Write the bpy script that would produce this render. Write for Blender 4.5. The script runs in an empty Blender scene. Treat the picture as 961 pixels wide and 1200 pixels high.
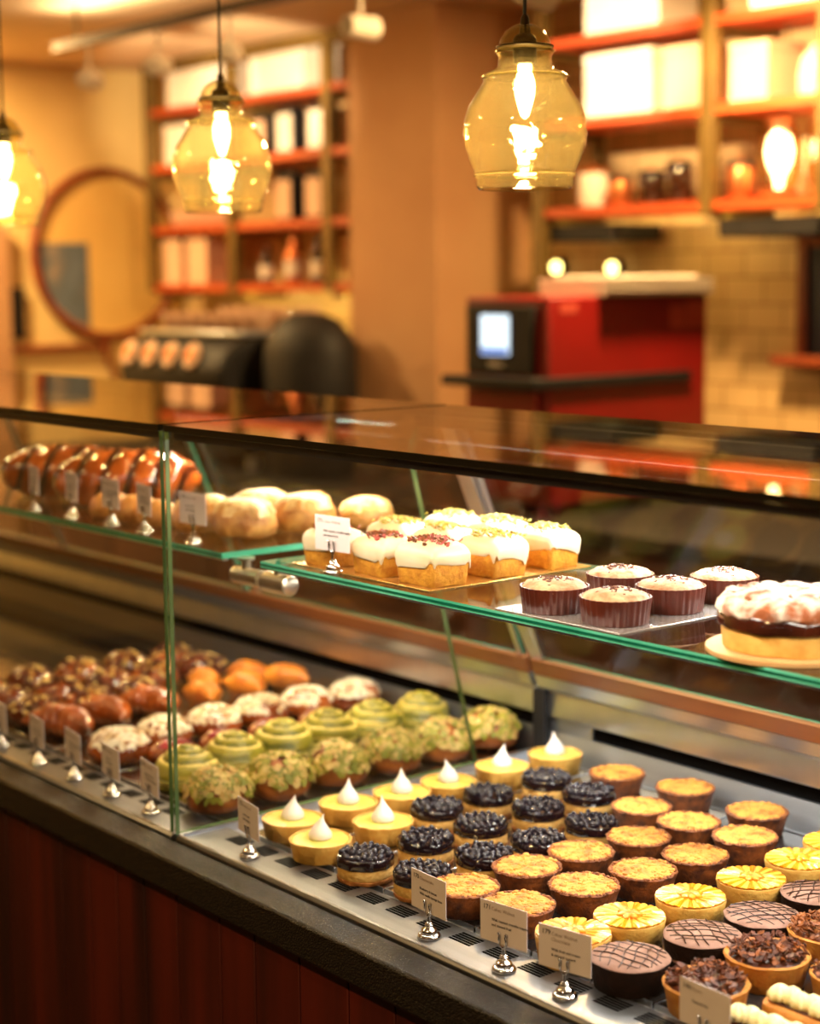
import bpy, bmesh, math, random
from mathutils import Vector, Matrix, noise
PI = math.pi
S = bpy.context.scene
COL = S.collection
random.seed(7)

# ------------------------------------------------------------------ materials
def lin(c):
    return tuple((x/12.92 if x <= .04045 else ((x+.055)/1.055)**2.4) for x in c)
def rgb(*c):                                    # 0-255 sRGB
    return lin([x/255 for x in c])

def mat(name, c1, c2=None, scale=40, rough=.5, metal=0, bump=0, bscale=None, detail=3, lo=.35, hi=.65,
        coat=0, spec=.5, stretch=(1,1,1), sss=0, trans=0, c3=None):
    m = bpy.data.materials.new(name); m.use_nodes = True
    nt = m.node_tree; N = nt.nodes; L = nt.links
    b = N['Principled BSDF']
    b.inputs['Base Color'].default_value = (*c1, 1)
    b.inputs['Roughness'].default_value = rough
    b.inputs['Metallic'].default_value = metal
    b.inputs['Coat Weight'].default_value = coat
    b.inputs['Coat Roughness'].default_value = .08
    b.inputs['Specular IOR Level'].default_value = spec
    b.inputs['Subsurface Weight'].default_value = sss
    b.inputs['Subsurface Radius'].default_value = (.012, .008, .004)
    if sss: b.inputs['Subsurface Scale'].default_value = .3
    b.inputs['Transmission Weight'].default_value = trans
    if c2 is not None or bump:
        tc = N.new('ShaderNodeTexCoord'); mp = N.new('ShaderNodeMapping')
        mp.inputs['Scale'].default_value = stretch
        L.new(tc.outputs['Object'], mp.inputs['Vector'])
        oi = N.new('ShaderNodeObjectInfo'); mu = N.new('ShaderNodeMath'); mu.operation = 'MULTIPLY'
        mu.inputs[1].default_value = 37
        L.new(oi.outputs['Random'], mu.inputs[0])
    if c2 is not None:
        n = N.new('ShaderNodeTexNoise'); n.noise_dimensions = '4D'
        n.inputs['Scale'].default_value = scale; n.inputs['Detail'].default_value = detail
        L.new(mp.outputs[0], n.inputs['Vector']); L.new(mu.outputs[0], n.inputs['W'])
        r = N.new('ShaderNodeValToRGB')
        r.color_ramp.elements[0].position = lo; r.color_ramp.elements[0].color = (*c1, 1)
        r.color_ramp.elements[1].position = hi; r.color_ramp.elements[1].color = (*c2, 1)
        if c3 is not None:
            e = r.color_ramp.elements.new((lo+hi)/2); e.color = (*c3, 1)
        L.new(n.outputs[0], r.inputs[0]); L.new(r.outputs[0], b.inputs['Base Color'])
    if bump:
        n2 = N.new('ShaderNodeTexNoise'); n2.noise_dimensions = '4D'
        n2.inputs['Scale'].default_value = bscale or scale; n2.inputs['Detail'].default_value = 4
        L.new(mp.outputs[0], n2.inputs['Vector']); L.new(mu.outputs[0], n2.inputs['W'])
        bp = N.new('ShaderNodeBump'); bp.inputs['Strength'].default_value = bump
        bp.inputs['Distance'].default_value = .004
        L.new(n2.outputs[0], bp.inputs['Height']); L.new(bp.outputs[0], b.inputs['Normal'])
    return m

def mat_color_attr(name, rough=.5, bump=.3, bscale=300):
    m = mat(name, (1,1,1), None, rough=rough, bump=bump, bscale=bscale)
    a = m.node_tree.nodes.new('ShaderNodeAttribute'); a.attribute_name = 'Col'
    m.node_tree.links.new(a.outputs['Color'], m.node_tree.nodes['Principled BSDF'].inputs['Base Color'])
    return m

def glass(name, tint, refl=1.0, rough=.0, bump=0, scatter=0):
    m = bpy.data.materials.new(name); m.use_nodes = True
    nt = m.node_tree; N = nt.nodes; L = nt.links; N.clear()
    out = N.new('ShaderNodeOutputMaterial'); mix = N.new('ShaderNodeMixShader')
    tr = N.new('ShaderNodeBsdfTransparent'); tr.inputs[0].default_value = (*tint, 1)
    gl = N.new('ShaderNodeBsdfGlossy'); gl.inputs['Roughness'].default_value = rough
    lw = N.new('ShaderNodeLayerWeight'); lw.inputs['Blend'].default_value = .5
    p = N.new('ShaderNodeMath'); p.operation = 'POWER'; p.inputs[1].default_value = 5
    a = N.new('ShaderNodeMath'); a.operation = 'MULTIPLY_ADD'
    a.inputs[1].default_value = .96*refl; a.inputs[2].default_value = .04*refl
    L.new(lw.outputs['Facing'], p.inputs[0]); L.new(p.outputs[0], a.inputs[0]); L.new(a.outputs[0], mix.inputs[0])
    L.new(tr.outputs[0], mix.inputs[1]); L.new(gl.outputs[0], mix.inputs[2]); L.new(mix.outputs[0], out.inputs[0])
    if scatter:                                  # fine seeds in the glass scatter the bulb's light
        tl = N.new('ShaderNodeBsdfTranslucent'); tl.inputs[0].default_value = (1,.86,.45,1)
        m2 = N.new('ShaderNodeMixShader'); m2.inputs[0].default_value = scatter
        L.new(tr.outputs[0], m2.inputs[1]); L.new(tl.outputs[0], m2.inputs[2]); L.new(m2.outputs[0], mix.inputs[1])
    if bump:
        tc = N.new('ShaderNodeTexCoord'); n = N.new('ShaderNodeTexNoise'); n.inputs['Scale'].default_value = 45
        bp = N.new('ShaderNodeBump'); bp.inputs['Strength'].default_value = bump; bp.inputs['Distance'].default_value = .01
        L.new(tc.outputs['Object'], n.inputs['Vector']); L.new(n.outputs[0], bp.inputs['Height'])
        L.new(bp.outputs[0], gl.inputs['Normal']); L.new(bp.outputs[0], lw.inputs['Normal'])
    return m

def emit(name, c, s):
    m = bpy.data.materials.new(name); m.use_nodes = True
    nt = m.node_tree; nt.nodes.clear()
    o = nt.nodes.new('ShaderNodeOutputMaterial'); e = nt.nodes.new('ShaderNodeEmission')
    e.inputs[0].default_value = (*c, 1); e.inputs[1].default_value = s
    nt.links.new(e.outputs[0], o.inputs[0])
    return m

def tile_mat(name, c1, c2, mortar, w, h, axis):
    m = mat(name, c1, rough=.35)
    N = m.node_tree.nodes; L = m.node_tree.links
    tc = N.new('ShaderNodeTexCoord'); sp = N.new('ShaderNodeSeparateXYZ'); cb = N.new('ShaderNodeCombineXYZ')
    L.new(tc.outputs['Object'], sp.inputs[0])
    L.new(sp.outputs[axis], cb.inputs[0]); L.new(sp.outputs['Z'], cb.inputs[1])
    br = N.new('ShaderNodeTexBrick'); br.inputs['Scale'].default_value = 1
    br.inputs['Brick Width'].default_value = w; br.inputs['Row Height'].default_value = h
    br.inputs['Mortar Size'].default_value = .004; br.inputs['Mortar Smooth'].default_value = .3
    br.inputs['Color1'].default_value = (*c1, 1); br.inputs['Color2'].default_value = (*c2, 1)
    br.inputs['Mortar'].default_value = (*mortar, 1)
    L.new(cb.outputs[0], br.inputs['Vector'])
    L.new(br.outputs['Color'], N['Principled BSDF'].inputs['Base Color'])
    bp = N.new('ShaderNodeBump'); bp.inputs['Strength'].default_value = .5; bp.inputs['Distance'].default_value = .003
    bp.invert = True
    L.new(br.outputs['Fac'], bp.inputs['Height']); L.new(bp.outputs[0], N['Principled BSDF'].inputs['Normal'])
    return m

# room
M_wall = mat('cream_plaster', rgb(236,206,140), rgb(228,196,128), 3, rough=.85)
M_pillar = mat('pillar_plaster', rgb(186,142,100), rgb(178,132,92), 4, rough=.8)
M_ceil = mat('ceiling_plaster', rgb(226,198,160), rgb(218,188,150), 3, rough=.9)
M_floor = mat('floor_concrete', rgb(70,52,40), rgb(50,38,30), 5, rough=.6)
M_darkwall = mat('dark_brown_panelling', rgb(92,52,34), rgb(64,36,24), 2, rough=.7)
M_tile = tile_mat('cream_tile', rgb(214,180,126), rgb(202,166,112), rgb(150,110,64), .16, .085, 'X')
# counter
M_steel = mat('brushed_steel', (.56,.60,.66), (.66,.70,.76), 60, rough=.36, metal=1, bump=.05, bscale=300, stretch=(.03,1,1))
M_sill = mat('sill_steel', (.19,.185,.18), (.25,.245,.24), 60, rough=.40, metal=1, bump=.05, bscale=300, stretch=(.03,1,1))
M_steel2 = mat('polished_steel', (.68,.73,.80), (.78,.82,.88), 20, rough=.30, metal=1)
M_tray = mat('steel_tray', (.50,.47,.43), (.60,.57,.52), 30, rough=.16, metal=1)
M_btray = mat('black_tray', (.012,.012,.014), (.022,.02,.02), 30, rough=.12, spec=.8)
M_dark = mat('dark_slot', (.004,.004,.004), rough=.9, spec=0)
M_black = mat('black_plastic', (.008,.007,.007), (.013,.011,.011), 20, rough=.6, spec=.3)
M_chrome = mat('chrome', (.72,.70,.68), rough=.08, metal=1)
M_brassy = mat('satin_nickel', (.72,.64,.50), rough=.3, metal=1)
M_granite = mat('dark_granite', rgb(5,5,5), rgb(44,41,38), 420, rough=.25, bump=.8, bscale=420, detail=2, lo=.45, hi=.75, spec=.5)
M_woodfront = mat('reddish_wood', rgb(92,24,10), rgb(44,10,5), 16, rough=.5, stretch=(1,1,.06), bump=.15, bscale=40, c3=rgb(70,17,7))
M_ledge = mat('oak_ledge', rgb(146,90,52), rgb(120,70,38), 20, rough=.4, stretch=(.08,1,1))
M_glass = glass('clear_glass', (.985,.99,.985), 1.0)
M_gtop = glass('counter_top_glass', (.96,.97,.92), 1.0)
M_gedge = mat('green_glass_edge', rgb(110,214,178), rgb(60,170,134), 8, rough=.12, spec=.8)
M_gedgedark = mat('dark_green_glass_edge', rgb(74,104,62), rgb(110,140,92), 6, rough=.2, spec=.8)
M_gline = mat('deep_green_glass', rgb(8,84,62), rgb(14,100,76), 8, rough=.15)
M_topedge = mat('black_glass_edge', (.01,.009,.006), rough=.25)
M_amber = glass('amber_seeded_glass', (.95,.91,.74), 1.6, .04, bump=.12, scatter=.011)
M_olive = glass('olive_glass_bead', (.66,.60,.30), 2.4, .05, scatter=.05)
M_cable = mat('black_cable', (.008,.007,.007), rough=.6)
M_bronze = mat('dark_bronze', rgb(60,46,22), rough=.35, metal=.7)
M_shelfmetal = mat('olive_bronze_metal', rgb(116,92,44), rgb(100,78,36), 8, rough=.45, metal=.35)
M_shelfwood = mat('red_stained_wood', rgb(196,84,34), rgb(164,60,24), 14, rough=.45, stretch=(.08,1,1))
M_white = mat('white_card_box', rgb(240,232,220), rgb(232,222,208), 6, rough=.7)
M_pink = mat('blush_card_box', rgb(226,186,156), rough=.7)
M_mirrorwood = mat('orange_brown_wood', rgb(140,62,24), rgb(112,46,16), 12, rough=.5)
M_red = mat('dark_red_enamel', rgb(126,12,12), rgb(114,9,10), 4, rough=.42)
M_copper = mat('copper', rgb(206,120,70), rough=.3, metal=.8)
M_card = mat('white_card', rgb(238,224,224), rgb(232,216,216), 30, rough=.7)
M_ink = mat('black_ink', rgb(40,34,34), rough=.8)
M_ink2 = mat('brown_ink', rgb(140,112,96), rough=.8)
M_gold = mat('gold_card_board', rgb(214,164,80), rgb(226,182,104), 30, rough=.22, metal=.75)
M_silverboard = mat('silver_card_board', rgb(200,190,186), rgb(216,208,204), 30, rough=.2, metal=.7)
# pastry
M_crust = mat('golden_crust', rgb(214,150,66), rgb(190,118,44), 90, rough=.6, bump=.35, bscale=260)
M_palecrust = mat('pale_crust', rgb(232,184,92), rgb(218,160,70), 80, rough=.6, bump=.3, bscale=260)
M_lemon = mat('lemon_curd', rgb(222,214,104), rgb(204,194,84), 40, rough=.25, coat=.3, bump=.15, bscale=60)
M_meringue = mat('meringue', rgb(244,232,216), rgb(250,242,232), 20, rough=.45, sss=.15)
M_sponge = mat('sponge_cake', rgb(226,184,106), rgb(206,156,78), 120, rough=.8, bump=.5, bscale=260)
M_biscuit = mat('biscuit_base', rgb(180,116,50), rgb(150,88,34), 160, rough=.8, bump=.6, bscale=300)
M_glaze = mat('dark_berry_glaze', rgb(30,14,18), rgb(14,7,12), 60, rough=.1, coat=.6)
M_berry = mat('blueberry_skin', rgb(26,20,36), rgb(12,8,18), 60, rough=.14, coat=.3)
M_crumbcrust = mat('browned_crust', rgb(146,80,32), rgb(74,34,14), 70, rough=.6, bump=.5, bscale=200)
M_crumble = mat('golden_crumble', rgb(214,150,62), rgb(142,78,28), 60, rough=.65, bump=.7, bscale=240, lo=.45, hi=.72)
M_crumbled = mat('toasted_crumble', rgb(158,92,40), rgb(96,48,20), 90, rough=.65, bump=.6, bscale=240)
M_peach = mat('orange_glaze', rgb(228,134,10), rgb(236,156,20), 60, rough=.16, coat=.6)
M_slice = mat('fruit_slice_flesh', rgb(232,146,18), rgb(222,124,10), 80, rough=.2, coat=.5)
M_slice2 = mat('pale_fruit_slice', rgb(250,206,92), rgb(244,190,64), 80, rough=.2, coat=.5)
M_choccrust = mat('chocolate_crust', rgb(34,15,8), rgb(22,9,5), 80, rough=.75, spec=.15, bump=.4, bscale=200)
M_cocoa = mat('cocoa_dusted_top', rgb(150,114,98), rgb(126,90,74), 50, rough=.75, bump=.25, bscale=160)
M_drizzle = mat('dark_chocolate_drizzle', rgb(40,18,10), rough=.3)
M_nut = mat('caramelised_nut', rgb(150,84,34), rgb(74,34,14), 90, rough=.45, spec=.3)
M_nut2 = mat('dark_caramel_nut', rgb(92,42,18), rgb(46,20,9), 90, rough=.45, spec=.3)
M_cream = mat('piped_cream', rgb(244,232,178), rgb(238,222,156), 30, rough=.5, sss=.1)
M_bun = mat('baked_bun', rgb(176,98,36), rgb(126,62,20), 40, rough=.5, bump=.3, bscale=120)
M_pist = mat('pistachio_flake', rgb(160,150,48), rgb(112,114,28), 40, rough=.55)
M_almond = mat('toasted_almond_flake', rgb(214,184,110), rgb(186,146,74), 40, rough=.55)
M_swirl = mat_color_attr('matcha_swirl', .4, .3, 200)
M_brown = mat('glazed_brown_pastry', rgb(168,84,28), rgb(96,40,14), 30, rough=.22, coat=.5, bump=.4, bscale=70)
M_brown2 = mat('dark_glazed_pastry', rgb(110,48,18), rgb(56,22,10), 30, rough=.2, coat=.5, bump=.4, bscale=70)
M_orange = mat('orange_pastry', rgb(224,140,40), rgb(186,92,28), 30, rough=.4, coat=.2, bump=.4, bscale=80)
M_sugar = mat('sugar_dusted', rgb(240,230,206), rgb(206,170,110), 60, rough=.7, bump=.5, bscale=200, lo=.45, hi=.7)
M_loaf = mat('golden_loaf_cake', rgb(226,160,48), rgb(196,122,30), 100, rough=.75, bump=.5, bscale=260)
M_icing = mat('white_icing', rgb(238,220,188), rgb(230,206,164), 30, rough=.35, sss=.1)
M_paper = mat('brown_baking_paper', rgb(98,40,24), rgb(76,28,15), 20, rough=.38)
M_muff = mat('muffin_crumb', rgb(226,182,142), rgb(176,116,78), 70, rough=.75, bump=.5, bscale=200)
M_seed = mat('dark_seed', rgb(84,46,34), rgb(110,60,50), 60, rough=.4)
M_pinkbit = mat('pink_petal_bit', rgb(190,96,90), rgb(150,60,60), 60, rough=.5)
M_greenbit = mat('chopped_pistachio', rgb(160,160,50), rgb(196,176,70), 60, rough=.6)
M_choc = mat('shiny_chocolate', rgb(70,28,14), rgb(42,16,8), 30, rough=.12, coat=.7)
M_babka = mat('babka_dough', rgb(176,88,30), rgb(120,52,18), 24, rough=.2, coat=.6)
M_scone = mat('rustic_bun', rgb(214,158,84), rgb(164,100,44), 40, rough=.6, bump=.5, bscale=90)
M_scream = mat('creamy_glaze', rgb(236,210,150), rgb(196,136,70), 46, rough=.4, bump=.4, bscale=80)

# ------------------------------------------------------------------ mesh builder
class MB:
    def __init__(s): s.v = []; s.f = []; s.mi = []; s.c = []; s.sm = []
    def add(s, vs, fs, mi=0, M=None, smooth=True, col=None):
        o = len(s.v)
        for p in vs:
            p = Vector(p); s.v.append(M @ p if M else p)
            s.c.append(col or (1,1,1))
        for f in fs: s.f.append([i+o for i in f]); s.mi.append(mi); s.sm.append(smooth)
        return o
    def box(s, x0,x1,y0,y1,z0,z1, mi=0, M=None):
        vs = [(x,y,z) for x in (x0,x1) for y in (y0,y1) for z in (z0,z1)]
        fs = [(0,1,3,2),(4,6,7,5),(0,4,5,1),(2,3,7,6),(0,2,6,4),(1,5,7,3)]
        s.add(vs, fs, mi, M, False); return s
    def pane(s, x0,x1,y0,y1,z0,z1, thin):      # big faces slot 0, edge faces slot 1
        o = len(s.f); s.box(x0,x1,y0,y1,z0,z1)
        ax = {'x':(0,1),'y':(2,3),'z':(4,5)}[thin]
        for k in range(6): s.mi[o+k] = 0 if k in ax else 1
        return s
    def prism(s, poly, a, b, axis='x', mi=0, side=None):
        n = len(poly)
        def P(p, t): return {'x':(t,p[0],p[1]),'y':(p[0],t,p[1]),'z':(p[0],p[1],t)}[axis]
        vs = [P(p,a) for p in poly]+[P(p,b) for p in poly]
        o = s.add(vs, [list(range(n))[::-1], list(range(n,2*n))], mi, None, False)
        for i in range(n):
            j = (i+1) % n
            s.f.append([o+i,o+j,o+n+j,o+n+i]); s.mi.append(mi if side is None else side); s.sm.append(False)
        return s
    def lathe(s, prof, n=36, mod=None, M=None, mi=0, caps=True):
        vs = []; fs = []; m = len(prof)
        for i,(r,z) in enumerate(prof):
            for k in range(n):
                a = 2*PI*k/n; q = mod(a,i) if mod else 1
                vs.append((r*q*math.cos(a), r*q*math.sin(a), z))
        for i in range(m-1):
            for k in range(n):
                l = (k+1) % n
                fs.append((i*n+k, i*n+l, (i+1)*n+l, (i+1)*n+k))
        if caps:
            if prof[0][0] > 1e-5: fs.append(list(range(n))[::-1])
            if prof[-1][0] > 1e-5: fs.append([(m-1)*n+k for k in range(n)])
        s.o = s.add(vs, fs, mi, M); return s
    def tube(s, pts, r, n=8, mi=0):
        pts = [Vector(p) for p in pts]; vs = []; fs = []; m = len(pts)
        up = Vector((0,0,1))
        for i,p in enumerate(pts):
            d = (pts[min(i+1,m-1)]-pts[max(i-1,0)]).normalized()
            a = d.cross(up)
            if a.length < 1e-3: a = d.cross(Vector((1,0,0)))
            a.normalize(); b = d.cross(a)
            rr = r[i] if isinstance(r,(list,tuple)) else r
            for k in range(n):
                t = 2*PI*k/n; vs.append(p+a*rr*math.cos(t)+b*rr*math.sin(t))
        for i in range(m-1):
            for k in range(n):
                l = (k+1)%n; fs.append((i*n+k,(i+1)*n+k,(i+1)*n+l,i*n+l))
        fs.append(list(range(n))); fs.append([(m-1)*n+k for k in range(n)][::-1])
        s.add(vs, fs, mi); return s
    def ball(s, c, r, sc=(1,1,1), n=10, m=7, mi=0, M=None, col=None):
        vs = [(0,0,-1)]; fs = []
        for i in range(1,m):
            t = -PI/2+PI*i/m
            for k in range(n):
                a = 2*PI*k/n; vs.append((math.cos(t)*math.cos(a), math.cos(t)*math.sin(a), math.sin(t)))
        vs.append((0,0,1)); top = len(vs)-1
        for k in range(n):
            l=(k+1)%n; fs.append((0,1+l,1+k)); fs.append((top,1+(m-2)*n+k,1+(m-2)*n+l))
            for i in range(m-2): fs.append((1+i*n+k,1+i*n+l,1+(i+1)*n+l,1+(i+1)*n+k))
        T = Matrix.Translation(c) @ (M.to_4x4() if M else Matrix()) @ Matrix.Diagonal((r*sc[0],r*sc[1],r*sc[2],1))
        s.o = s.add(vs, fs, mi, T, True, col); return s
    def flake(s, c, nrm, a, b, t, mi=0, k=7):
        q = Vector(nrm).normalized().to_track_quat('Z','Y').to_matrix() @ Matrix.Rotation(random.uniform(0,2*PI),3,'Z')
        vs = []
        for z in (-t/2, t/2):
            for i in range(k):
                an = 2*PI*i/k; rr = random.uniform(.8,1.1)
                vs.append(Vector(c)+q@Vector((a*rr*math.cos(an), b*rr*math.sin(an), z+.25*a*math.cos(an)**2)))
        fs = [list(range(k))[::-1], list(range(k,2*k))]+[(i,(i+1)%k,k+(i+1)%k,k+i) for i in range(k)]
        s.add(vs, fs, mi, None, False); return s
    def disp(s, amp, scale, off=0, start=0, dirn=None):
        for i in range(start, len(s.v)):
            p = s.v[i]; q = p*scale+Vector((off,off*1.7,off*.3))
            d = Vector((noise.noise(q), noise.noise(q+Vector((31,7,3))), noise.noise(q+Vector((5,77,13)))))
            if dirn: d = Vector(dirn)*d.x
            s.v[i] = p+d*amp
        return s
    def mesh(s, name, mats, colors=False):
        me = bpy.data.meshes.new(name)
        me.from_pydata([tuple(p) for p in s.v], [], s.f)
        for m in (mats if isinstance(mats,(list,tuple)) else [mats]): me.materials.append(m)
        me.polygons.foreach_set('material_index', s.mi); me.polygons.foreach_set('use_smooth', s.sm)
        if colors:
            a = me.color_attributes.new('Col','FLOAT_COLOR','POINT')
            for i,c in enumerate(s.c): a.data[i].color = (*c,1)
        me.update()
        me.set_sharp_from_angle(angle=math.radians(48))
        return me
    def build(s, name, mats, parent=None, bevel=0, colors=False, sub=0, loc=None):
        o = bpy.data.objects.new(name, s.mesh(name, mats, colors)); COL.objects.link(o)
        if parent: o.parent = parent
        if loc: o.location = loc
        if bevel:
            b = o.modifiers.new('bevel','BEVEL'); b.width = bevel; b.segments = 2; b.limit_method = 'ANGLE'
        if sub:
            b = o.modifiers.new('sub','SUBSURF'); b.levels = sub; b.render_levels = sub
        return o

def tag(o, label, cat, group=None, kind=None):
    if label: o['label'] = label
    if cat: o['category'] = cat
    if group: o['group'] = group
    if kind: o['kind'] = kind
    return o
def thing(name, label, cat, loc=(0,0,0), rz=0, group=None):
    o = bpy.data.objects.new(name, None); COL.objects.link(o)
    o.empty_display_size = .05
    o.location = loc; o.rotation_euler = (0,0,rz)
    return tag(o, label, cat, group)
def struct(name, mb, m, label=None, **k):
    o = mb.build(name, m, **k); o['kind'] = 'structure'
    if label: o['label'] = label
    return o
def kids(o): return [c for c in bpy.data.objects if c.parent == o]
KID = {}
def dup(root, loc, rz, label, group=None, sc=1):
    r = root.copy(); COL.objects.link(r)
    r.location = loc; r.rotation_euler = (0,0,rz); r.scale = (sc,sc,sc)
    r['label'] = label
    if group: r['group'] = group
    if root.name not in KID: KID[root.name] = [(c, kids(c)) for c in kids(root)]
    for c, gs in KID[root.name]:
        d = c.copy(); COL.objects.link(d); d.parent = r
        for g in gs:
            e = g.copy(); COL.objects.link(e); e.parent = d
    return r
def place(protos, spots, labels, group, sc=None):
    """first use of a prototype moves it, later uses copy it"""
    used = set()
    for i,(x,y,z) in enumerate(spots):
        p = protos[i % len(protos)]
        rz = random.uniform(0, 2*PI); s = sc[i] if sc else random.uniform(.98,1.02)
        if p.name in used:
            dup(p, (x,y,z), rz, labels[i], group, s)
        else:
            used.add(p.name)
            # copies must be taken from an untransformed hierarchy, children carry local data only
            p.location = (x,y,z); p.rotation_euler = (0,0,rz); p.scale = (s,s,s)
            tag(p, labels[i], None, group)

def text_mesh(parent, name, body, size, x, z, y, m, bold=0, align='LEFT', width=None, loc=(0,0,0)):
    cu = bpy.data.curves.new(name,'FONT'); cu.body = body; cu.size = size; cu.align_x = align; cu.offset = bold
    cu.resolution_u = 2
    t = bpy.data.objects.new(name, cu); COL.objects.link(t)
    bpy.context.view_layer.update()
    me = bpy.data.meshes.new_from_object(t.evaluated_get(bpy.context.evaluated_depsgraph_get()))
    bpy.data.objects.remove(t)
    me.transform(Matrix.Translation((x,y,z)) @ Matrix.Rotation(PI/2,4,'X'))
    me.materials.append(m)
    return me
def join_meshes(name, mes, m, parent):
    bm = bmesh.new()
    for me in mes: bm.from_mesh(me)
    out = bpy.data.meshes.new(name); bm.to_mesh(out); bm.free(); out.materials.append(m)
    for p in out.polygons: p.material_index = 0
    o = bpy.data.objects.new(name, out); COL.objects.link(o); o.parent = parent
    return o

# ------------------------------------------------------------------ camera
cam = bpy.data.cameras.new('camera'); co = bpy.data.objects.new('camera', cam); COL.objects.link(co)
Fpx = 2044.335; yaw, pitch, roll = map(math.radians, (50.997, 7.6137, -.5558))
fw = Vector((-math.sin(yaw)*math.cos(pitch), math.cos(yaw)*math.cos(pitch), -math.sin(pitch)))
rt = Vector((math.cos(yaw), math.sin(yaw), 0)); up = rt.cross(fw)
r2 = rt*math.cos(roll)+up*math.sin(roll); u2 = -rt*math.sin(roll)+up*math.cos(roll)
Rm = Matrix((r2, u2, -fw)).transposed()
co.matrix_world = Matrix.Translation((0,0,1.62)) @ Rm.to_4x4()
cam.sensor_fit = 'HORIZONTAL'; cam.sensor_width = 36; cam.lens = Fpx/961*36
cam.clip_start = .05
cam.dof.use_dof = True; cam.dof.focus_distance = 1.99; cam.dof.aperture_fstop = 3.6; cam.dof.aperture_blades = 0
S.camera = co

# ------------------------------------------------------------------ room
XL, XR, YB, YF, ZC = -7.05, 1.6, 4.36, -3.2, 2.56
struct('floor', MB().box(XL-.1,XR+.1,YF-.1,YB+.1,-.1,0), M_floor)
struct('ceiling', MB().box(XL-.1,XR+.1,YF-.1,YB+.1,ZC,ZC+.1), M_ceil)
struct('wall_rear', MB().box(XL-.1,XR+.1,YB,YB+.1,0,ZC), M_tile, 'cream tiled rear wall behind the machines and hanging shelves')
struct('wall_left', MB().box(XL-.1,XL,YF,YB,0,ZC), M_wall, 'yellow-lit cream end wall with the round mirror')
struct('wall_right', MB().box(XR,XR+.1,YF,YB,0,ZC), M_darkwall)
struct('wall_front', MB().box(XL,XR,YF-.1,YF,0,ZC), M_darkwall)
struct('wall_pillar', MB().box(-5.18,-4.68,3.92,YB,0,ZC), M_pillar, 'square cream pillar in the centre, left of the red oven', bevel=.006)
struct('trim_1', MB().box(XL,XL+.03,2.2,3.95,1.315,1.345), M_mirrorwood)
struct('trim_2', MB().box(XL,XL+.06,3.30,3.45,0,1.86), M_pillar)

# back counter along the rear wall
for xa,xb,yb,l in ((-4.674,1.2,YB-.005,'long dark back counter along the tiled rear wall under the red oven'),
                   (-5.183,-4.677,3.915,'short dark counter section in front of the pillar'),
                   (-6.6,-5.186,YB-.005,'dark back counter under the espresso machine, left of the pillar')):
    bc = thing('back_counter', l, 'counter', (0,0,0), 0, 'back counter sections')
    MB().box(xa,xb,3.31,yb,.08,.905).build('body', M_darkwall, bc)
    MB().box(xa,xb,3.28,yb,.905,.95).build('counter_top', M_black, bc, bevel=.003)
    MB().box(xa,xb,3.36,yb,0,.08).build('plinth', M_black, bc)
    n = max(1, round((xb-xa)/.8)); w = (xb-xa)/n
    for k in range(n):
        d = MB().box(xa+k*w+.006,xa+(k+1)*w-.006,3.29,3.309,.1,.89).build('door', M_darkwall, bc, bevel=.003)
        MB().box(xa+(k+.5)*w-.1,xa+(k+.5)*w+.1,3.27,3.2895,.80,.815).build('handle', M_steel, d)

# ------------------------------------------------------------------ display counter
X0, XD, X1 = -4.25, -1.96, -.55
base = thing('counter_cabinet', 'dark reddish wood counter cabinet below the granite edge', 'counter', (0,0,0))
MB().box(X0,X1,1.155,1.90,.06,.832).build('body', M_woodfront, base)
MB().box(X0+.02,X1-.02,1.20,1.88,0,.06).build('plinth', M_black, base)
pl = MB()
xx = X0
while xx < X1-.05:
    w = random.uniform(.07,.11); pl.box(xx+.001,min(xx+w,X1),1.147,1.154,.07,.82); xx += w+.0015
pl.build('plank_cladding', M_woodfront, base, bevel=.0015)
gr = MB().box(X0-.01,X1+.01,1.122,1.171,.834,.879).build('granite_worktop', M_granite, bevel=.004)
tag(gr, 'speckled dark granite worktop edge along the front of the pastry counter', 'worktop')

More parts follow.
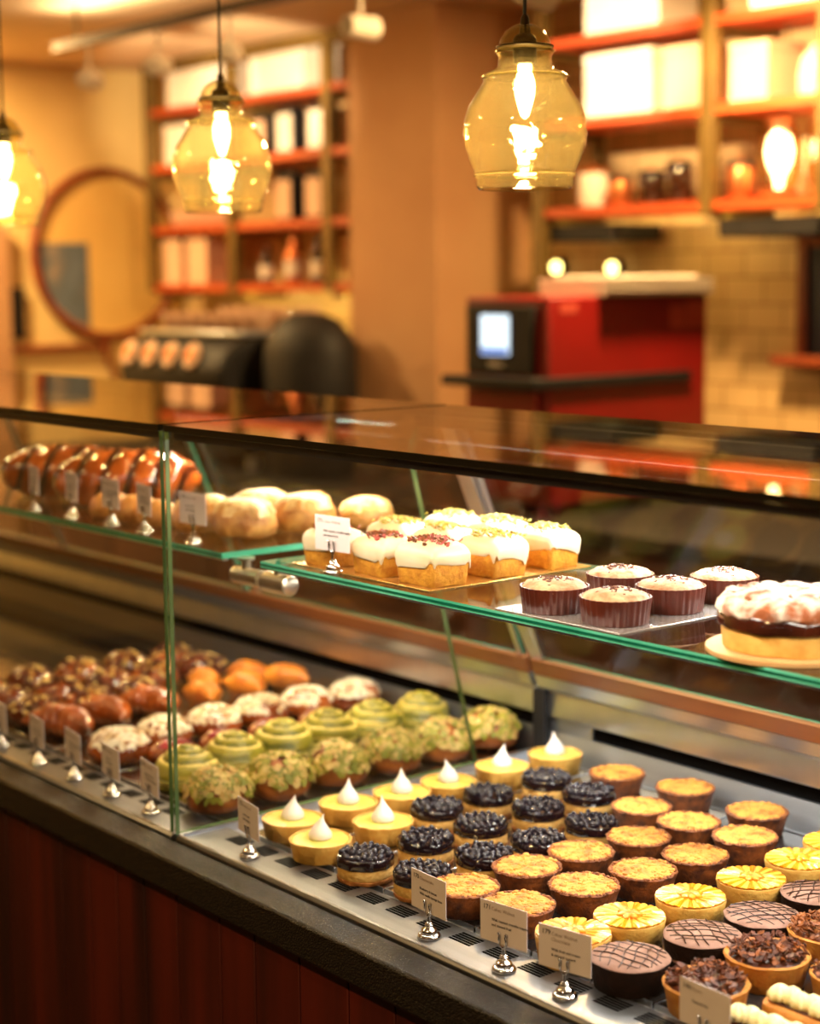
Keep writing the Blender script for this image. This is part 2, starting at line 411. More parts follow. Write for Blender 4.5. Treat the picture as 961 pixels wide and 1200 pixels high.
def back_y(z): return 1.648+(1.435-z)*.42
def case_unit(x0, x1, label, slot_x0, warm):
    c = thing('pastry_display_case', label, 'display case', (0,0,0))
    MB().box(x0,x1,1.262,1.86,.834,.867).build('cabinet_body', M_steel, c)
    # sill panel with rounded inner lip
    sp = MB().prism([(1.173,.834),(1.262,.834),(1.262,.872),(1.256,.879),(1.25,.8805),(1.186,.8805),(1.183,.884),(1.177,.884),(1.173,.880)], x0, x1, 'x')  .build('sill_panel', M_sill, c, bevel=.001)
    sl = MB()
    for k in range(5): sl.box(0,.036,1.222+k*.0050,1.2254+k*.0050,.8803,.8809)
    sl = sl.mesh('vent_grille', M_dark); x = x0+.045
    while x < x1-.06:
        if x > -3.1:
            o = bpy.data.objects.new('vent_grille', sl); COL.objects.link(o); o.parent = sp; o.location = (x,0,0)
        x += .0575
    MB().box(x0,x1,1.2625,1.86,.8675,.8738).build('deck', M_btray if warm else M_steel, c)
    # rear upstand, vent slot, rail, sloped door frame
    bk = MB(); bk.prism([(1.838,.8738),(1.862,.8738),(1.862,.915),(1.852,.915)], x0, x1, 'x')
    bk.box(x0,slot_x0,1.852,1.862,.915,.938)
    bk.build('rear_upstand', M_sill if warm else M_steel, c)  # darker steel in the far unit stands in for its dimmer light
    MB().box(slot_x0,x1,1.857,1.863,.915,.938).build('rear_vent_slot', M_dark, c)
    MB().prism([(1.846,.938),(1.90,.938),(1.90,.984),(1.852,.984),(1.846,.978)], x0, x1, 'x').build('rear_rail', M_steel2, c, bevel=.002)
    y0, y1 = back_y(.985), back_y(1.005)
    MB().prism([(y0,.985),(y0+.03,.985),(y1+.03,1.005),(y1,1.005)], x0, x1, 'x').build('door_track', M_steel, c)
    y2 = back_y(1.032)
    MB().prism([(y1,1.006),(y1+.02,1.006),(y2+.02,1.032),(y2,1.032)], x0, x1, 'x').build('rear_ledge', M_ledge, c)
    # sliding rear glass doors, sloping back
    n = max(2, round((x1-x0)/.75)); w = (x1-x0)/n
    for i in range(n):
        a, b = x0+i*w+.012, x0+(i+1)*w-.012; dy = .004 if i % 2 else .012
        za, zb = 1.034, 1.418
        g = MB().prism([(back_y(za)+dy,za),(back_y(za)+dy+.005,za),(back_y(zb)+dy+.005,zb),(back_y(zb)+dy,zb)], a, b, 'x')
        g.mi = [1,1]+[1,0,1,0]
        d = g.build('rear_glass_door', [M_glass, M_gedge], c)
        for e in (a, b-.010):
            MB().prism([(back_y(za)+dy-.003,za),(back_y(za)+dy-.0005,za),(back_y(zb)+dy-.0005,zb),(back_y(zb)+dy-.003,zb)], e, e+.010, 'x').build('edge_strip', M_steel2, d)
    MB().prism([(back_y(1.42)-.012,1.4205),(back_y(1.42)+.014,1.4205),(back_y(1.426)+.014,1.4265),(back_y(1.426)-.012,1.4265)], x0, x1, 'x').build('top_rail', M_black, c)
    fg = MB().pane(x0,x1,1.1735,1.1795,.8855,1.4265,'y'); fg.mi[4] = fg.mi[5] = 0
    fg.build('front_glass', [M_glass, M_gedgedark], c)
    MB().pane(x0,x1,1.1715,1.664,1.427,1.4355,'z').build('top_glass', [M_gtop, M_topedge], c)
    # upper glass shelf
    a, b = (x0+.03, x1-.045) if x1 < -1.5 else (x0+.035, x1-.03)
    MB().pane(a,b,1.295,1.60,1.239,1.2475,'z').build('glass_shelf', [M_glass, M_gedge], c)
    MB().box(a+.001,b-.001,1.2946,1.2951,1.2416,1.2446).build('shelf_edge_line', M_gline, c)
    # led profile inside the top front edge
    led = MB().box(x0+.01,x1-.01,1.181,1.197,1.416,1.4262).build('light_profile', M_black, c)
    MB().prism([(1.1972,1.4255),(1.1972,1.4175),(1.1995,1.4175),(1.2005,1.4255)], x0+.02, x1-.02, 'x').build('light_diffuser', emit('led_diffuser_'+('warm' if warm else 'cool'), (1,.78,.5) if warm else (1,.93,.82), 3 if warm else 10), led)
    MB().box(x0+.02,x1-.02,1.577,1.597,1.4115,1.4262).build('rear_light_profile', M_black, c)
    MB().box(a+.02,b-.02,1.585,1.599,1.2355,1.2388).build('rear_shelf_light', M_steel2, c)
    led2 = MB().box(a+.02,b-.02,1.31,1.318,1.232,1.2385).build('shelf_light', M_steel2, c)
    return c, a, b
caseR, sa, sb = case_unit(-1.953, X1, 'front glass display case unit holding the rows of small tarts, right of the glass divider', -1.849, False)
caseL, la, lb = case_unit(X0, -1.967, 'far glass display case unit holding green and brown pastries, left of the glass divider', X0+.02, True)
# shared glass divider belongs to the right unit
dv = MB().prism([(1.180,.885),(1.712,.885),(1.588,1.37),(1.61,1.4262),(1.180,1.4262)], -1.9655, -1.9555, 'x', 0, 1)
dv.build('divider_glass', [M_glass, M_gedgedark], caseR)
MB().box(-1.9655,-1.952,1.18,1.83,.8740,.8845).build('divider_channel', M_steel2, caseR)
# rear post between the units
MB().prism([(1.85,.984),(1.868,.984),(back_y(1.42)+.006,1.42),(back_y(1.42)-.012,1.42)], -1.9655, -1.9365, 'x').build('rear_post', M_steel2, caseR, bevel=.002)
MB().box(-1.964,-1.940,1.836,1.8455,.874,.980).build('rear_post_foot', M_black, caseR)
for own,a,b,px in ((caseL,-2.03,-1.9665,-2.005),(caseR,-1.9545,-1.90,-1.925)):   # clamp halves either side of the divider
    br = MB().tube([(a,1.33,1.212),(b,1.33,1.212)], .0125 if own is caseL else .0145, 16)
    br.tube([(px,1.33,1.22),(px,1.33,1.2362)], .007, 12); br.tube([(px,1.33,1.2355),(px,1.33,1.2388)], .013, 16)
    e = a if own is caseL else b
    br.ball((e,1.33,1.212), .0125 if own is caseL else .0143, (.25,1,1), 16, 10)
    br.build('shelf_bracket', M_brassy, own)

# ------------------------------------------------------------------ trays on the deck
cols = [(-1.912,-1.818,'s','under the meringue tarts'),(-1.814,-1.722,'s','under the left column of blueberry tarts and two meringue tarts'),(-1.718,-1.622,'s','under the middle column of blueberry tarts'),
        (-1.618,-1.542,'s','under the last column of blueberry tarts'),(-1.538,-1.453,'b','under the first column of crumble tarts'),(-1.449,-1.358,'b','under the second column of crumble tarts'),
        (-1.354,-1.264,'b','under the orange fruit tarts'),(-1.260,-1.175,'b','under the cocoa dusted tarts'),(-1.171,-1.086,'b','under the caramel nut tarts'),(-1.082,-.93,'b','under the cream eclairs')]
ZT = .880
for a,b,k,w in cols:
    col = 'polished steel' if k == 's' else 'glossy black'
    t = thing('display_tray', f'narrow {col} tray {w}', 'tray', ((a+b)/2,1.55,.8738), 0, 'narrow trays on the counter deck')
    hw = (b-a)/2
    mb = MB().box(-hw,hw,-.284,.265,0,.0062)
    mb.build('plate', M_tray if k == 's' else M_btray, t, bevel=.001)
    rm = MB()
    rm.box(-hw,hw,-.2855,-.2842,0,.0075); rm.box(-hw,hw,.2652,.2665,0,.0075); rm.box(-hw,-hw+.0012,-.284,.265,.0063,.0076)
    rm.build('rim', M_steel2, t)
for i,(a,b,w) in enumerate([(-2.075,-1.975,'under the pistachio buns'),(-2.285,-2.08,'under the green swirl rolls'),(-2.47,-2.29,'under the sugared buns'),(-2.68,-2.475,'under the nearest brown pastries'),(-2.90,-2.685,'under the farther brown pastries')]):
    t = tag(MB().box(a,b,1.268,1.83,.8738,.8798).build('display_tray', M_tray, bevel=.001), f'wide steel tray {w} in the far unit', 'tray', 'wide trays in the far unit')

# ------------------------------------------------------------------ small tarts
def wob(n, amp): return lambda a,i: 1+amp*math.cos(n*a)
def meringue_tart():
    t = thing('meringue_tart', None, 'tart')
    m = MB(); m.lathe([(.034,0),(.036,.001),(.0405,.022),(.041,.0255),(.0395,.0262),(.037,.024),(.0365,.019),(0,.019)], 48, lambda a,i: 1+.012*math.sin(a*5+i)+.008*math.sin(a*11))
    m.disp(.0012, 60, 3).build('crust', M_palecrust, t)
    f = MB(); f.lathe([(.0368,.0205),(.0366,.0244),(.03,.0252),(.02,.0256),(.008,.0257),(0,.0258)], 40); f.disp(.0007, 90, 9, dirn=(0,0,1)).build('lemon_filling', M_lemon, t)
    k = MB(); pr = [(.0115,.0248),(.0148,.0268),(.0152,.0305),(.0135,.035),(.0105,.0395),(.0075,.0435),(.0048,.0475),(.0028,.0515),(.0012,.0555),(0,.0585)]
    k.lathe(pr, 24)
    for i in range(k.o, len(k.v)):
        z = k.v[i].z
        if z > .038: k.v[i] = k.v[i]+Vector((((z-.038)/.02)**2*.005, 0, 0))
    k.build('meringue_kiss', M_meringue, t)
    return t
berry_me = MB(); berry_me.ball((0,0,0), 1, n=12, m=9); 
for i,p in enumerate(berry_me.v):
    if p.z > .88: berry_me.v[i] = Vector((p.x,p.y,.80))
berry_me = berry_me.mesh('blueberry', M_berry)
def blueberry_tart(seed):
    rnd = random.Random(seed)
    t = thing('blueberry_tart', None, 'tart')
    MB().lathe([(.0345,0),(.0355,.001),(.0355,.005),(.0348,.0055)], 40).disp(.0008,120,seed).build('biscuit_base', M_biscuit, t)
    MB().lathe([(.0346,.0056),(.0350,.0062),(.0352,.018),(.0340,.0195)], 40).disp(.0006,100,seed).build('sponge_layer', M_sponge, t)
    MB().lathe([(.0352,.0185),(.0364,.0195),(.0366,.029),(.035,.0315),(.03,.032),(0,.0325)], 40, lambda a,i: 1+.012*math.sin(9*a+seed)).disp(.001,80,seed).build('berry_glaze', M_glaze, t)
    pts = []; tries = 0
    while len(pts) < 44 and tries < 3000:
        tries += 1
        a = rnd.uniform(0,2*PI); r = .0315*math.sqrt(rnd.random()); p = (r*math.cos(a), r*math.sin(a))
        if all((p[0]-q[0])**2+(p[1]-q[1])**2 > .0070**2 for q in pts): pts.append(p)
    for p in pts:
        o = bpy.data.objects.new('blueberry', berry_me); COL.objects.link(o); o.parent = t
        s = rnd.uniform(.0032,.0046); o.scale = (s,s,s*.95); o.location = (p[0],p[1],.0325+rnd.uniform(.0,.0016))
        o.rotation_euler = (rnd.uniform(-1,1),rnd.uniform(-1,1),rnd.uniform(0,6))
    return t
def crumble_tart(seed, m):
    rnd = random.Random(seed)
    t = thing('crumble_tart', None, 'tart')
    MB().lathe([(.0335,0),(.0345,.001),(.039,.02),(.0415,.027),(.0428,.0305),(.0415,.032),(.0385,.030),(0,.028)], 60, lambda a,i: 1+(.016*math.sin(a*13+seed)+.01*math.sin(a*29) if i > 2 else .008*math.sin(a*20))).disp(.0012,90,seed).build('crust', M_crumbcrust, t)
    c = MB(); c.lathe([(.040,.0295),(.037,.0318),(.03,.0328),(.015,.0335),(0,.0337)], 40); c.disp(.0016,130,seed)
    for k in range(110):
        a = rnd.uniform(0,2*PI); r = .0385*math.sqrt(rnd.random())
        s = rnd.uniform(.0015,.0034)
        c.ball((r*math.cos(a),r*math.sin(a),.0325+.001*(1-r/.04)), s, (rnd.uniform(.8,1.5),rnd.uniform(.8,1.5),.7), 6, 4)
    for k in range(46):
        a = 2*PI*k/46+rnd.uniform(-.05,.05); c.ball((.0402*math.cos(a),.0402*math.sin(a),.0315), rnd.uniform(.0017,.0032), (1.2,1.1,.7), 6, 4, 1)
    c.disp(.0006,400,seed); c.build('crumble_topping', [m, M_crumbled], t)
    return t
def slice_mesh(m):
    s = MB(); n = 7; vs = []; fs = []
    for i in range(n):                                   # wedge fanned from the centre to the rim
        u = i/(n-1); r = .010+.0305*u; w = .0012+.0035*u; h = .0012*math.sin(PI*(.15+.75*u))
        vs += [(r,-w,0),(r,-w*.3,h+.0009),(r,w*.35,h*.75+.0006),(r,w,-.0004)]
    for i in range(n-1):
        for k in range(3): fs.append((i*4+k,(i+1)*4+k,(i+1)*4+k+1,i*4+k+1))
        fs.append((i*4+3,(i+1)*4+3,(i+1)*4,i*4))
    fs += [(0,1,2,3),(n*4-1,n*4-2,n*4-3,n*4-4)]
    s.add(vs, fs); return s.mesh('fruit_slice', m)
SL = [slice_mesh(M_slice), slice_mesh(M_slice2)]
def fruit_tart(seed):
    rnd = random.Random(seed)
    t = thing('fruit_tart', None, 'tart')
    MB().lathe([(.036,0),(.037,.001),(.0405,.024),(.0415,.029),(.041,.0305),(.039,.0305),(.0385,.0285),(0,.0285)], 56, wob(28,.006)).disp(.0008,80,seed).build('crust', M_palecrust, t)
    MB().lathe([(.0388,.0285),(.0388,.0308),(.03,.0315),(0,.032)], 40).build('orange_glaze', M_peach, t)
    n = 32
    for k in range(n):
        o = bpy.data.objects.new('fruit_slice', SL[k % 2]); COL.objects.link(o); o.parent = t
        o.location = (0,0,.0312); o.rotation_euler = (rnd.uniform(-.06,.06),-.02,2*PI*k/n+rnd.uniform(-.04,.04))
    c = MB(); 
    for k in range(7):
        a = k*.9; c.ball((.0075*math.cos(a),.0075*math.sin(a),.0338), .0062, (1.3,.8,.5), 8, 6, M=Matrix.Rotation(a,3,'Z'))
    c.build('fruit_centre', M_peach, t)
    return t
def cocoa_tart(seed):
    rnd = random.Random(seed)
    t = thing('cocoa_tart', None, 'tart')
    MB().lathe([(.0375,0),(.0385,.001),(.0415,.025),(.042,.0285),(.040,.0292),(0,.0285)], 56, wob(32,.006)).disp(.0006,80,seed).build('chocolate_crust', M_choccrust, t)
    MB().lathe([(.0412,.0290),(.0425,.0302),(.041,.0318),(.034,.0335),(.02,.0352),(.008,.0362),(0,.0365)], 48, lambda a,i: 1+.01*math.sin(a*7+seed)).disp(.0008,60,seed).build('cocoa_top', M_cocoa, t)
    d = MB(); zt = lambda r: .0368-.0042*(r/.042)**2+.0003
    for ang in (rnd.uniform(-.2,.2), 1.1+rnd.uniform(-.2,.2)):
        for k in range(6):
            off = (k-2.5)*.011+rnd.uniform(-.002,.002); pts = []
            L = math.sqrt(max(0,.0385**2-off**2))
            for j in range(9):
                u = -L+2*L*j/8; q = off+.0015*math.sin(j*1.3+k)
                x = u*math.cos(ang)-q*math.sin(ang); y = u*math.sin(ang)+q*math.cos(ang)
                pts.append((x,y,zt(math.hypot(x,y))))
            d.tube(pts, rnd.uniform(.0004,.0007), 5)
    d.build('chocolate_drizzle', M_drizzle, t)
    return t
def nut_tart(seed, m):
    rnd = random.Random(seed); random.seed(seed)
    t = thing('caramel_nut_tart', None, 'tart')
    MB().lathe([(.037,0),(.038,.001),(.0425,.025),(.0445,.030),(.0432,.0318),(.041,.030),(0,.027)], 56, wob(30,.008)).disp(.0009,80,seed).build('crust', M_crust, t)
    c = MB(); c.lathe([(.041,.0285),(.0365,.0325),(.02,.0345),(0,.035)], 30).disp(.002,100,seed)
    for k in range(190):
        a = rnd.uniform(0,2*PI); r = .0405*math.sqrt(rnd.random()); z = .0350+.004*(1-(r/.04)**2)+rnd.uniform(-.002,.004)
        c.flake((r*math.cos(a),r*math.sin(a),z), (rnd.uniform(-1,1),rnd.uniform(-1,1),1.0), rnd.uniform(.003,.0058), rnd.uniform(.002,.0036), .0014, rnd.choice((0,0,1)), 6)
    c.build('nut_topping', [m, M_crumbled if m is M_nut else M_nut], t)
    return t

def ordinal(i): return ['first','second','third','fourth','fifth','sixth','seventh'][i]
# meringue tarts: one long column beside the divider and two in front of the blueberries
mp = meringue_tart()
pos = [(-1.860,1.299),(-1.869,1.399),(-1.858,1.485),(-1.857,1.570),(-1.866,1.682),(-1.862,1.786),(-1.767,1.277),(-1.772,1.384)]
lab = [f'lemon meringue tart {"at the very front" if i == 0 else ordinal(i)+" from the front"} of the column beside the glass divider' for i in range(6)]
lab[5] = 'lemon meringue tart farthest back in the column beside the glass divider'
lab += ['lemon meringue tart at the front, just left of the foremost blueberry tart', 'lemon meringue tart behind the front one, left of the blueberry tarts']
place([mp], [(x,y,ZT) for x,y in pos], lab, 'lemon meringue tarts')
for o,rz in zip([o for o in bpy.data.objects if o.name.startswith('meringue_tart')], (.3,2.2,2.6,4.0,1.5,3.1,.9,2.9)): o.rotation_euler.z = rz
# blueberry tarts, three columns from the meringue side to the crumble side
bp_ = [blueberry_tart(s) for s in (1,2,3)]
bcols = [('left',[(-1.763,1.470),(-1.765,1.565),(-1.766,1.677)]),
         ('middle',[(-1.667,1.273),(-1.666,1.370),(-1.669,1.466),(-1.671,1.572),(-1.675,1.672)]),
         ('right',[(-1.575,1.289),(-1.574,1.389),(-1.571,1.478),(-1.579,1.581)])]
pos, lab = [], []
for w,ps in bcols:
    for i,p in enumerate(ps):
        pos.append((*p,ZT))
        q = 'at the front' if i == 0 else ('at the back' if i == len(ps)-1 else ordinal(i)+' from the front')
        lab.append(f'glossy blueberry tart {q} of the {w} column of blueberry tarts')
place(bp_, pos, lab, 'glossy blueberry tarts')
# crumble tarts
cp_ = [crumble_tart(11,M_crumble), crumble_tart(12,M_crumble), crumble_tart(13,M_crumble)]
ccols = [('column beside the blueberry tarts',[(-1.500,1.292),(-1.502,1.394),(-1.500,1.484),(-1.494,1.581),(-1.494,1.676),(-1.465,1.778)]),
         ('column beside the orange fruit tarts',[(-1.414,1.300),(-1.411,1.401),(-1.404,1.494),(-1.400,1.583),(-1.407,1.685)])]
pos, lab = [], []
for w,ps in ccols:
    for i,p in enumerate(ps):
        pos.append((*p,ZT))
        q = 'at the front' if i == 0 else ('at the back' if i == len(ps)-1 else ordinal(i)+' from the front')
        lab.append(f'golden crumble tart {q} of the {w}')
for p,l in [((-1.717,1.771),'golden crumble tart behind the blueberry tarts, nearest the rear post'),((-1.602,1.789),'golden crumble tart standing rearmost behind the right blueberry column'),((-1.582,1.680),'golden crumble tart just behind the rearmost right-column blueberry tart')]:
    pos.append((*p,ZT)); lab.append(l)
place(cp_, pos, lab, 'golden crumble tarts', [.98,1.0,.98,.97,.98,.98,.99,1.0,.97,.97,.98,.95,.97,.96])
fp_ = [fruit_tart(21), fruit_tart(22)]
pos = [(-1.310,1.284),(-1.306,1.368),(-1.303,1.466),(-1.297,1.566),(-1.304,1.663),(-1.315,1.751)]
lab = ['orange fruit tart at the front, behind the 179 price card']+[f'orange fruit tart with radiating slices, {ordinal(i)} from the front of its column' for i in range(1,5)]+['orange fruit tart farthest back, at the right picture edge']
place(fp_, [(x,y,ZT) for x,y in pos], lab, 'orange fruit tarts')
kp_ = [cocoa_tart(31), cocoa_tart(32)]
pos = [(-1.222,1.282),(-1.216,1.388),(-1.212,1.483),(-1.218,1.587)]
lab = ['dark cocoa tart with crossed drizzle at the front, right of the 179 card','dark cocoa tart second from the front, behind the frontmost cocoa tart','dark cocoa tart third from the front, beside the orange tarts','dark cocoa tart at the back of its column, by the right picture edge']
place(kp_, [(x,y,ZT) for x,y in pos], lab, 'cocoa dusted tarts')
np_ = [nut_tart(41,M_nut2), nut_tart(42,M_nut2), nut_tart(43,M_nut)]
pos = [(-1.127,1.293),(-1.135,1.398),(-1.137,1.503),(-1.06,1.43)]
lab = ['caramel nut tart at the front, left of the 146 card','caramel nut tart second from the front, behind the cream eclairs','pale caramel nut tart third from the front, at the right picture edge','caramel nut tart behind the rear cream eclair, cut by the picture edge']
place(np_, [(x,y,ZT) for x,y in pos], lab, 'caramel nut tarts', [1,1.02,1,.8])
random.seed(9)
def eclair():
    t = thing('cream_eclair', None, 'pastry')
    m = MB(); m.lathe([(0,0),(.012,.0005),(.018,.004),(.0195,.010),(.018,.016),(.012,.019),(0,.0195)], 32)
    for i,p in enumerate(m.v): m.v[i] = Vector((p.x*1.0+(.045 if p.x > 0 else -.045)*min(1,abs(p.x)/.006), p.y, p.z))
    m.disp(.001,70,5).build('choux_case', M_crust, t)
    MB().box(-.052,.052,-.013,.013,.0185,.0205).build('glaze', M_nut2, t, bevel=.004)
    r = MB(); r.lathe([(.0085,0),(.0115,.003),(.0112,.007),(.008,.0115),(.004,.0145),(0,.0165)], 40, lambda a,i: 1+.10*math.cos(8*a+i*.5))
    rm = r.mesh('cream_rosette', M_cream)
    for k in range(8):
        o = bpy.data.objects.new('cream_rosette', rm); COL.objects.link(o); o.parent = t
        o.location = (-.0455+.013*k,(.002 if k%2 else -.002),.0195); o.rotation_euler = (0,0,k*.7); o.scale = (1,1.15,1.05)
    return t
ep = eclair()
ep.location = (-1.018,1.272,ZT); ep.rotation_euler = (0,0,.06); tag(ep,'cream piped eclair at the front, behind the 146 card',None,'cream piped eclairs')
dup(ep,(-1.022,1.338,ZT),.0,'cream piped eclair lying behind the front eclair at the right edge','cream piped eclairs')

# ------------------------------------------------------------------ far unit, lower deck
def dome(t, r, h, m, name, seed, n=36):
    d = MB(); d.lathe([(r*.75,0),(r*.92,h*.08),(r,h*.32),(r*.95,h*.55),(r*.8,h*.78),(r*.5,h*.94),(r*.2,h*.995),(0,h)], n)
    d.disp(r*.07, 1/r*.9, seed).disp(r*.03, 5/r, seed)
    lo = min(p.z for p in d.v)
    for p in d.v: p.z -= lo
    return d.build(name, m, t)
def pist_bun(seed):
    random.seed(seed); t = thing('pistachio_bun', None, 'bun')
    r, h = .050, .061
    dome(t, r*.93, h*.93, M_bun, 'bun', seed)
    f = MB()
    for k in range(330):
        a = random.uniform(0,2*PI); e = math.acos(random.uniform(.02,1))*.93
        nr = Vector((math.sin(e)*math.cos(a), math.sin(e)*math.sin(a), math.cos(e)))
        c = Vector((nr.x*r*.99, nr.y*r*.99, h*.34+nr.z*h*.665))
        f.flake(c, nr+Vector((random.uniform(-.34,.34),random.uniform(-.34,.34),random.uniform(-.2,.2))), random.uniform(.0055,.0085), random.uniform(.0038,.006), .0012, 0 if random.random() < .56 else 1, 6)
    f.build('pistachio_flakes', [M_pist, M_almond], t)
    return t
def swirl_roll(seed, tilt=0):
    t = thing('green_swirl_roll', None, 'bun')
    R_, H, turns = .0465, .060, 3.4
    m = MB(); n = 72; rows = 26; vs = []; fs = []; cs = []
    g1, g2, g3 = rgb(146,136,36), rgb(212,188,92), rgb(96,96,22)
    for i in range(rows+8):
        for k in range(n):
            a = 2*PI*k/n
            if i <= rows:
                u = i/rows; r = R_*u; ph = u*turns-a/(2*PI)
                fr = ph-math.floor(ph)
                z = H*(1-.42*u**2.2)+.004*math.sin(PI*fr)-.003
                col = g2 if fr < .35 else (g1 if fr < .8 else g3)
            else:
                q = (i-rows)/8; r = R_*(1+.06*math.sin(PI*q)); z = (H*.58-.003)*(1-q)
                fr = (q*3+a/(2*PI)*1.0) % 1; r *= 1+.03*math.sin(2*PI*fr)
                col = g1 if fr < .5 else (g2 if fr < .75 else g3)
            vs.append((r*math.cos(a), r*math.sin(a), max(z,0))); cs.append(col)
    for i in range(rows+7):
        for k in range(n):
            l = (k+1) % n; fs.append((i*n+k,(i+1)*n+k,(i+1)*n+l,i*n+l))
    fs.append([ (rows+7)*n+k for k in range(n)])
    m.add(vs, fs); m.c = cs
    m.disp(.0025, 30, seed)
    for p in m.v: p.z = max(p.z, 0)
    m.build('roll', M_swirl, t, colors=True)
    c = MB(); c.ball((0,0,H-.001), .009, (1,1,.4), 12, 8); c.build('green_centre', M_pist, t)
    return t
def sugar_bun(seed):
    random.seed(seed); t = thing('sugared_almond_bun', None, 'bun')
    r, h = .047, .046
    dome(t, r, h, M_brown, 'bun', seed)
    f = MB()
    for k in range(220):
        a = random.uniform(0,2*PI); e = math.acos(random.uniform(.38,1))
        nr = Vector((math.sin(e)*math.cos(a), math.sin(e)*math.sin(a), math.cos(e)))
        c = Vector((nr.x*r*1.0, nr.y*r*1.0, h*.36+nr.z*h*.68))
        f.flake(c, nr+Vector((random.uniform(-.4,.4),random.uniform(-.4,.4),0)), random.uniform(.005,.008), random.uniform(.0035,.0055), .0012, 0, 6)
    f.build('sugared_flakes', M_sugar, t)
    return t
def croissant(seed, m, L=.115, R_=.028, name='croissant', bend=.9):
    t = thing(name, None, 'pastry'); b = MB(); n = 60; k_ = 20; vs = []; fs = []
    for i in range(n+1):
        u = i/n*2-1; a = u*bend
        seg = abs(math.sin(u*3.5*PI))**.45
        r = R_*max(.05,(1-abs(u)**2.4))*(.84+.16*seg)
        cx, cy = L/2/math.sin(bend)*math.sin(a), L/2/math.sin(bend)*(math.cos(a)-1)
        for k in range(k_):
            p = 2*PI*k/k_; off = r*math.cos(p)
            vs.append((cx+off*math.sin(a), cy+off*math.cos(a), R_*.86+r*math.sin(p)*.95))
    for i in range(n):
        for k in range(k_):
            l = (k+1) % k_; fs.append((i*k_+k,(i+1)*k_+k,(i+1)*k_+l,i*k_+l))
    fs.append(list(range(k_))[::-1]); fs.append([n*k_+k for k in range(k_)])
    b.add(vs, fs); b.disp(.004, 40, seed)
    for p in b.v: p.z = max(p.z, 0)
    b.build('dough', m, t)
    return t
def sticky_bun(seed, m):
    random.seed(seed); t = thing('sticky_nut_bun', None, 'bun')
    dome(t, .046, .042, m, 'bun', seed)
    f = MB()
    for k in range(50):
        a = random.uniform(0,2*PI); e = math.acos(random.uniform(.4,1))
        nr = Vector((math.sin(e)*math.cos(a), math.sin(e)*math.sin(a), math.cos(e)))
        f.ball((nr.x*.045, nr.y*.045, .015+nr.z*.03), random.uniform(.003,.006), (1.4,.9,.8), 7, 5, 0 if k % 3 else 1, Matrix.Rotation(a,3,'Z'))
    f.build('nut_pieces', [M_nut2, M_almond], t)
    return t
ZL = .8799
pb = [pist_bun(51), pist_bun(52)]
pos = [(-2.028,1.290),(-2.027,1.393),(-2.026,1.495),(-2.028,1.600),(-2.028,1.702),(-2.030,1.803)]
lab = ['pistachio flaked bun at the front, nearest the glass divider']+[f'pistachio flaked bun {ordinal(i)} from the front, along the glass divider' for i in range(1,5)]+['pistachio flaked bun farthest back, beside the rear post']
place(pb, [(x,y,ZL) for x,y in pos], lab, 'pistachio flaked buns')
sw = [swirl_roll(61), swirl_roll(62)]
pos = [(-2.160,1.318),(-2.182,1.416),(-2.190,1.512),(-2.200,1.608),(-2.200,1.702),(-2.190,1.792)]
lab = [f'green swirl roll {"at the front" if i == 0 else ordinal(i)+" from the front"} of its column behind the pistachio buns' for i in range(5)]+['green swirl roll farthest back, behind the pistachio buns']
place(sw, [(x,y,ZL) for x,y in pos], lab, 'green swirl rolls')
sg = [sugar_bun(71), sugar_bun(72)]
pos = [(-2.345,1.310),(-2.377,1.412),(-2.378,1.508),(-2.385,1.604),(-2.385,1.700),(-2.374,1.794)]
lab = [f'sugar-dusted almond bun {"at the front" if i == 0 else ordinal(i)+" from the front"}, beyond the green swirl rolls' for i in range(5)]+['sugar-dusted almond bun farthest back, beyond the green swirl rolls']
place(sg, [(x,y,ZL) for x,y in pos], lab, 'sugar-dusted almond buns', [1.05,.98,1,1.02,1,1])
cr = [croissant(81,M_brown), croissant(82,M_brown)]
pos = [(-2.53,1.315),(-2.545,1.405),(-2.555,1.500)]
place(cr, [(x,y,ZL) for x,y in pos], ['glazed brown croissant at the front, behind the second row of price cards','glazed brown croissant second from the front of its column','glazed brown croissant third from the front of its column'], 'glazed brown croissants', [1.1,1.05,1.05])
for o,rz in zip([o for o in bpy.data.objects if o.name.startswith('croissant')], (.5,.2,.4)): o.rotation_euler.z = rz
sb1 = [sticky_bun(91,M_brown2), sticky_bun(92,M_brown)]
pos = [(-2.655+.0,1.30+.0)]
pos = [(-2.745,1.315),(-2.745,1.415),(-2.745,1.515),(-2.745,1.615),(-2.745,1.715),(-2.86,1.32),(-2.86,1.42),(-2.86,1.52),(-2.86,1.62),(-2.86,1.72),(-2.645,1.32),(-2.645,1.42),(-2.645,1.52)]
lab = []
for cname,cn in (('middle',5),('farthest',5),('nearest',3)):
    for i in range(cn):
        lab.append(f'dark sticky nut bun {"at the front" if i == 0 else ("at the back" if i == cn-1 else ordinal(i)+" from the front")} of the {cname} brown bun column')
place(sb1, [(x,y,ZL) for x,y in pos], lab, 'dark sticky nut buns')
og = [croissant(85,M_orange,.10,.027,'golden_pastry',.6), croissant(86,M_orange,.10,.027,'golden_pastry',.7)]
pos = [(-2.555,1.600),(-2.560,1.695),(-2.565,1.785),(-2.645,1.66),(-2.65,1.76),(-2.115,1.80)]
pos[5] = (-2.108,1.795)
lab = ['orange golden pastry behind the brown croissants, nearest of four','orange golden pastry in the middle behind the brown croissants','orange golden pastry at the very back beyond the sugared buns','orange golden pastry left of the middle golden one','orange golden pastry in the rear corner by the sticky buns','single orange pastry between a green swirl roll and the rear pistachio bun']
place(og, [(x,y,ZL) for x,y in pos], lab, 'orange golden pastries', [1,1,1,.9,.9,.5])
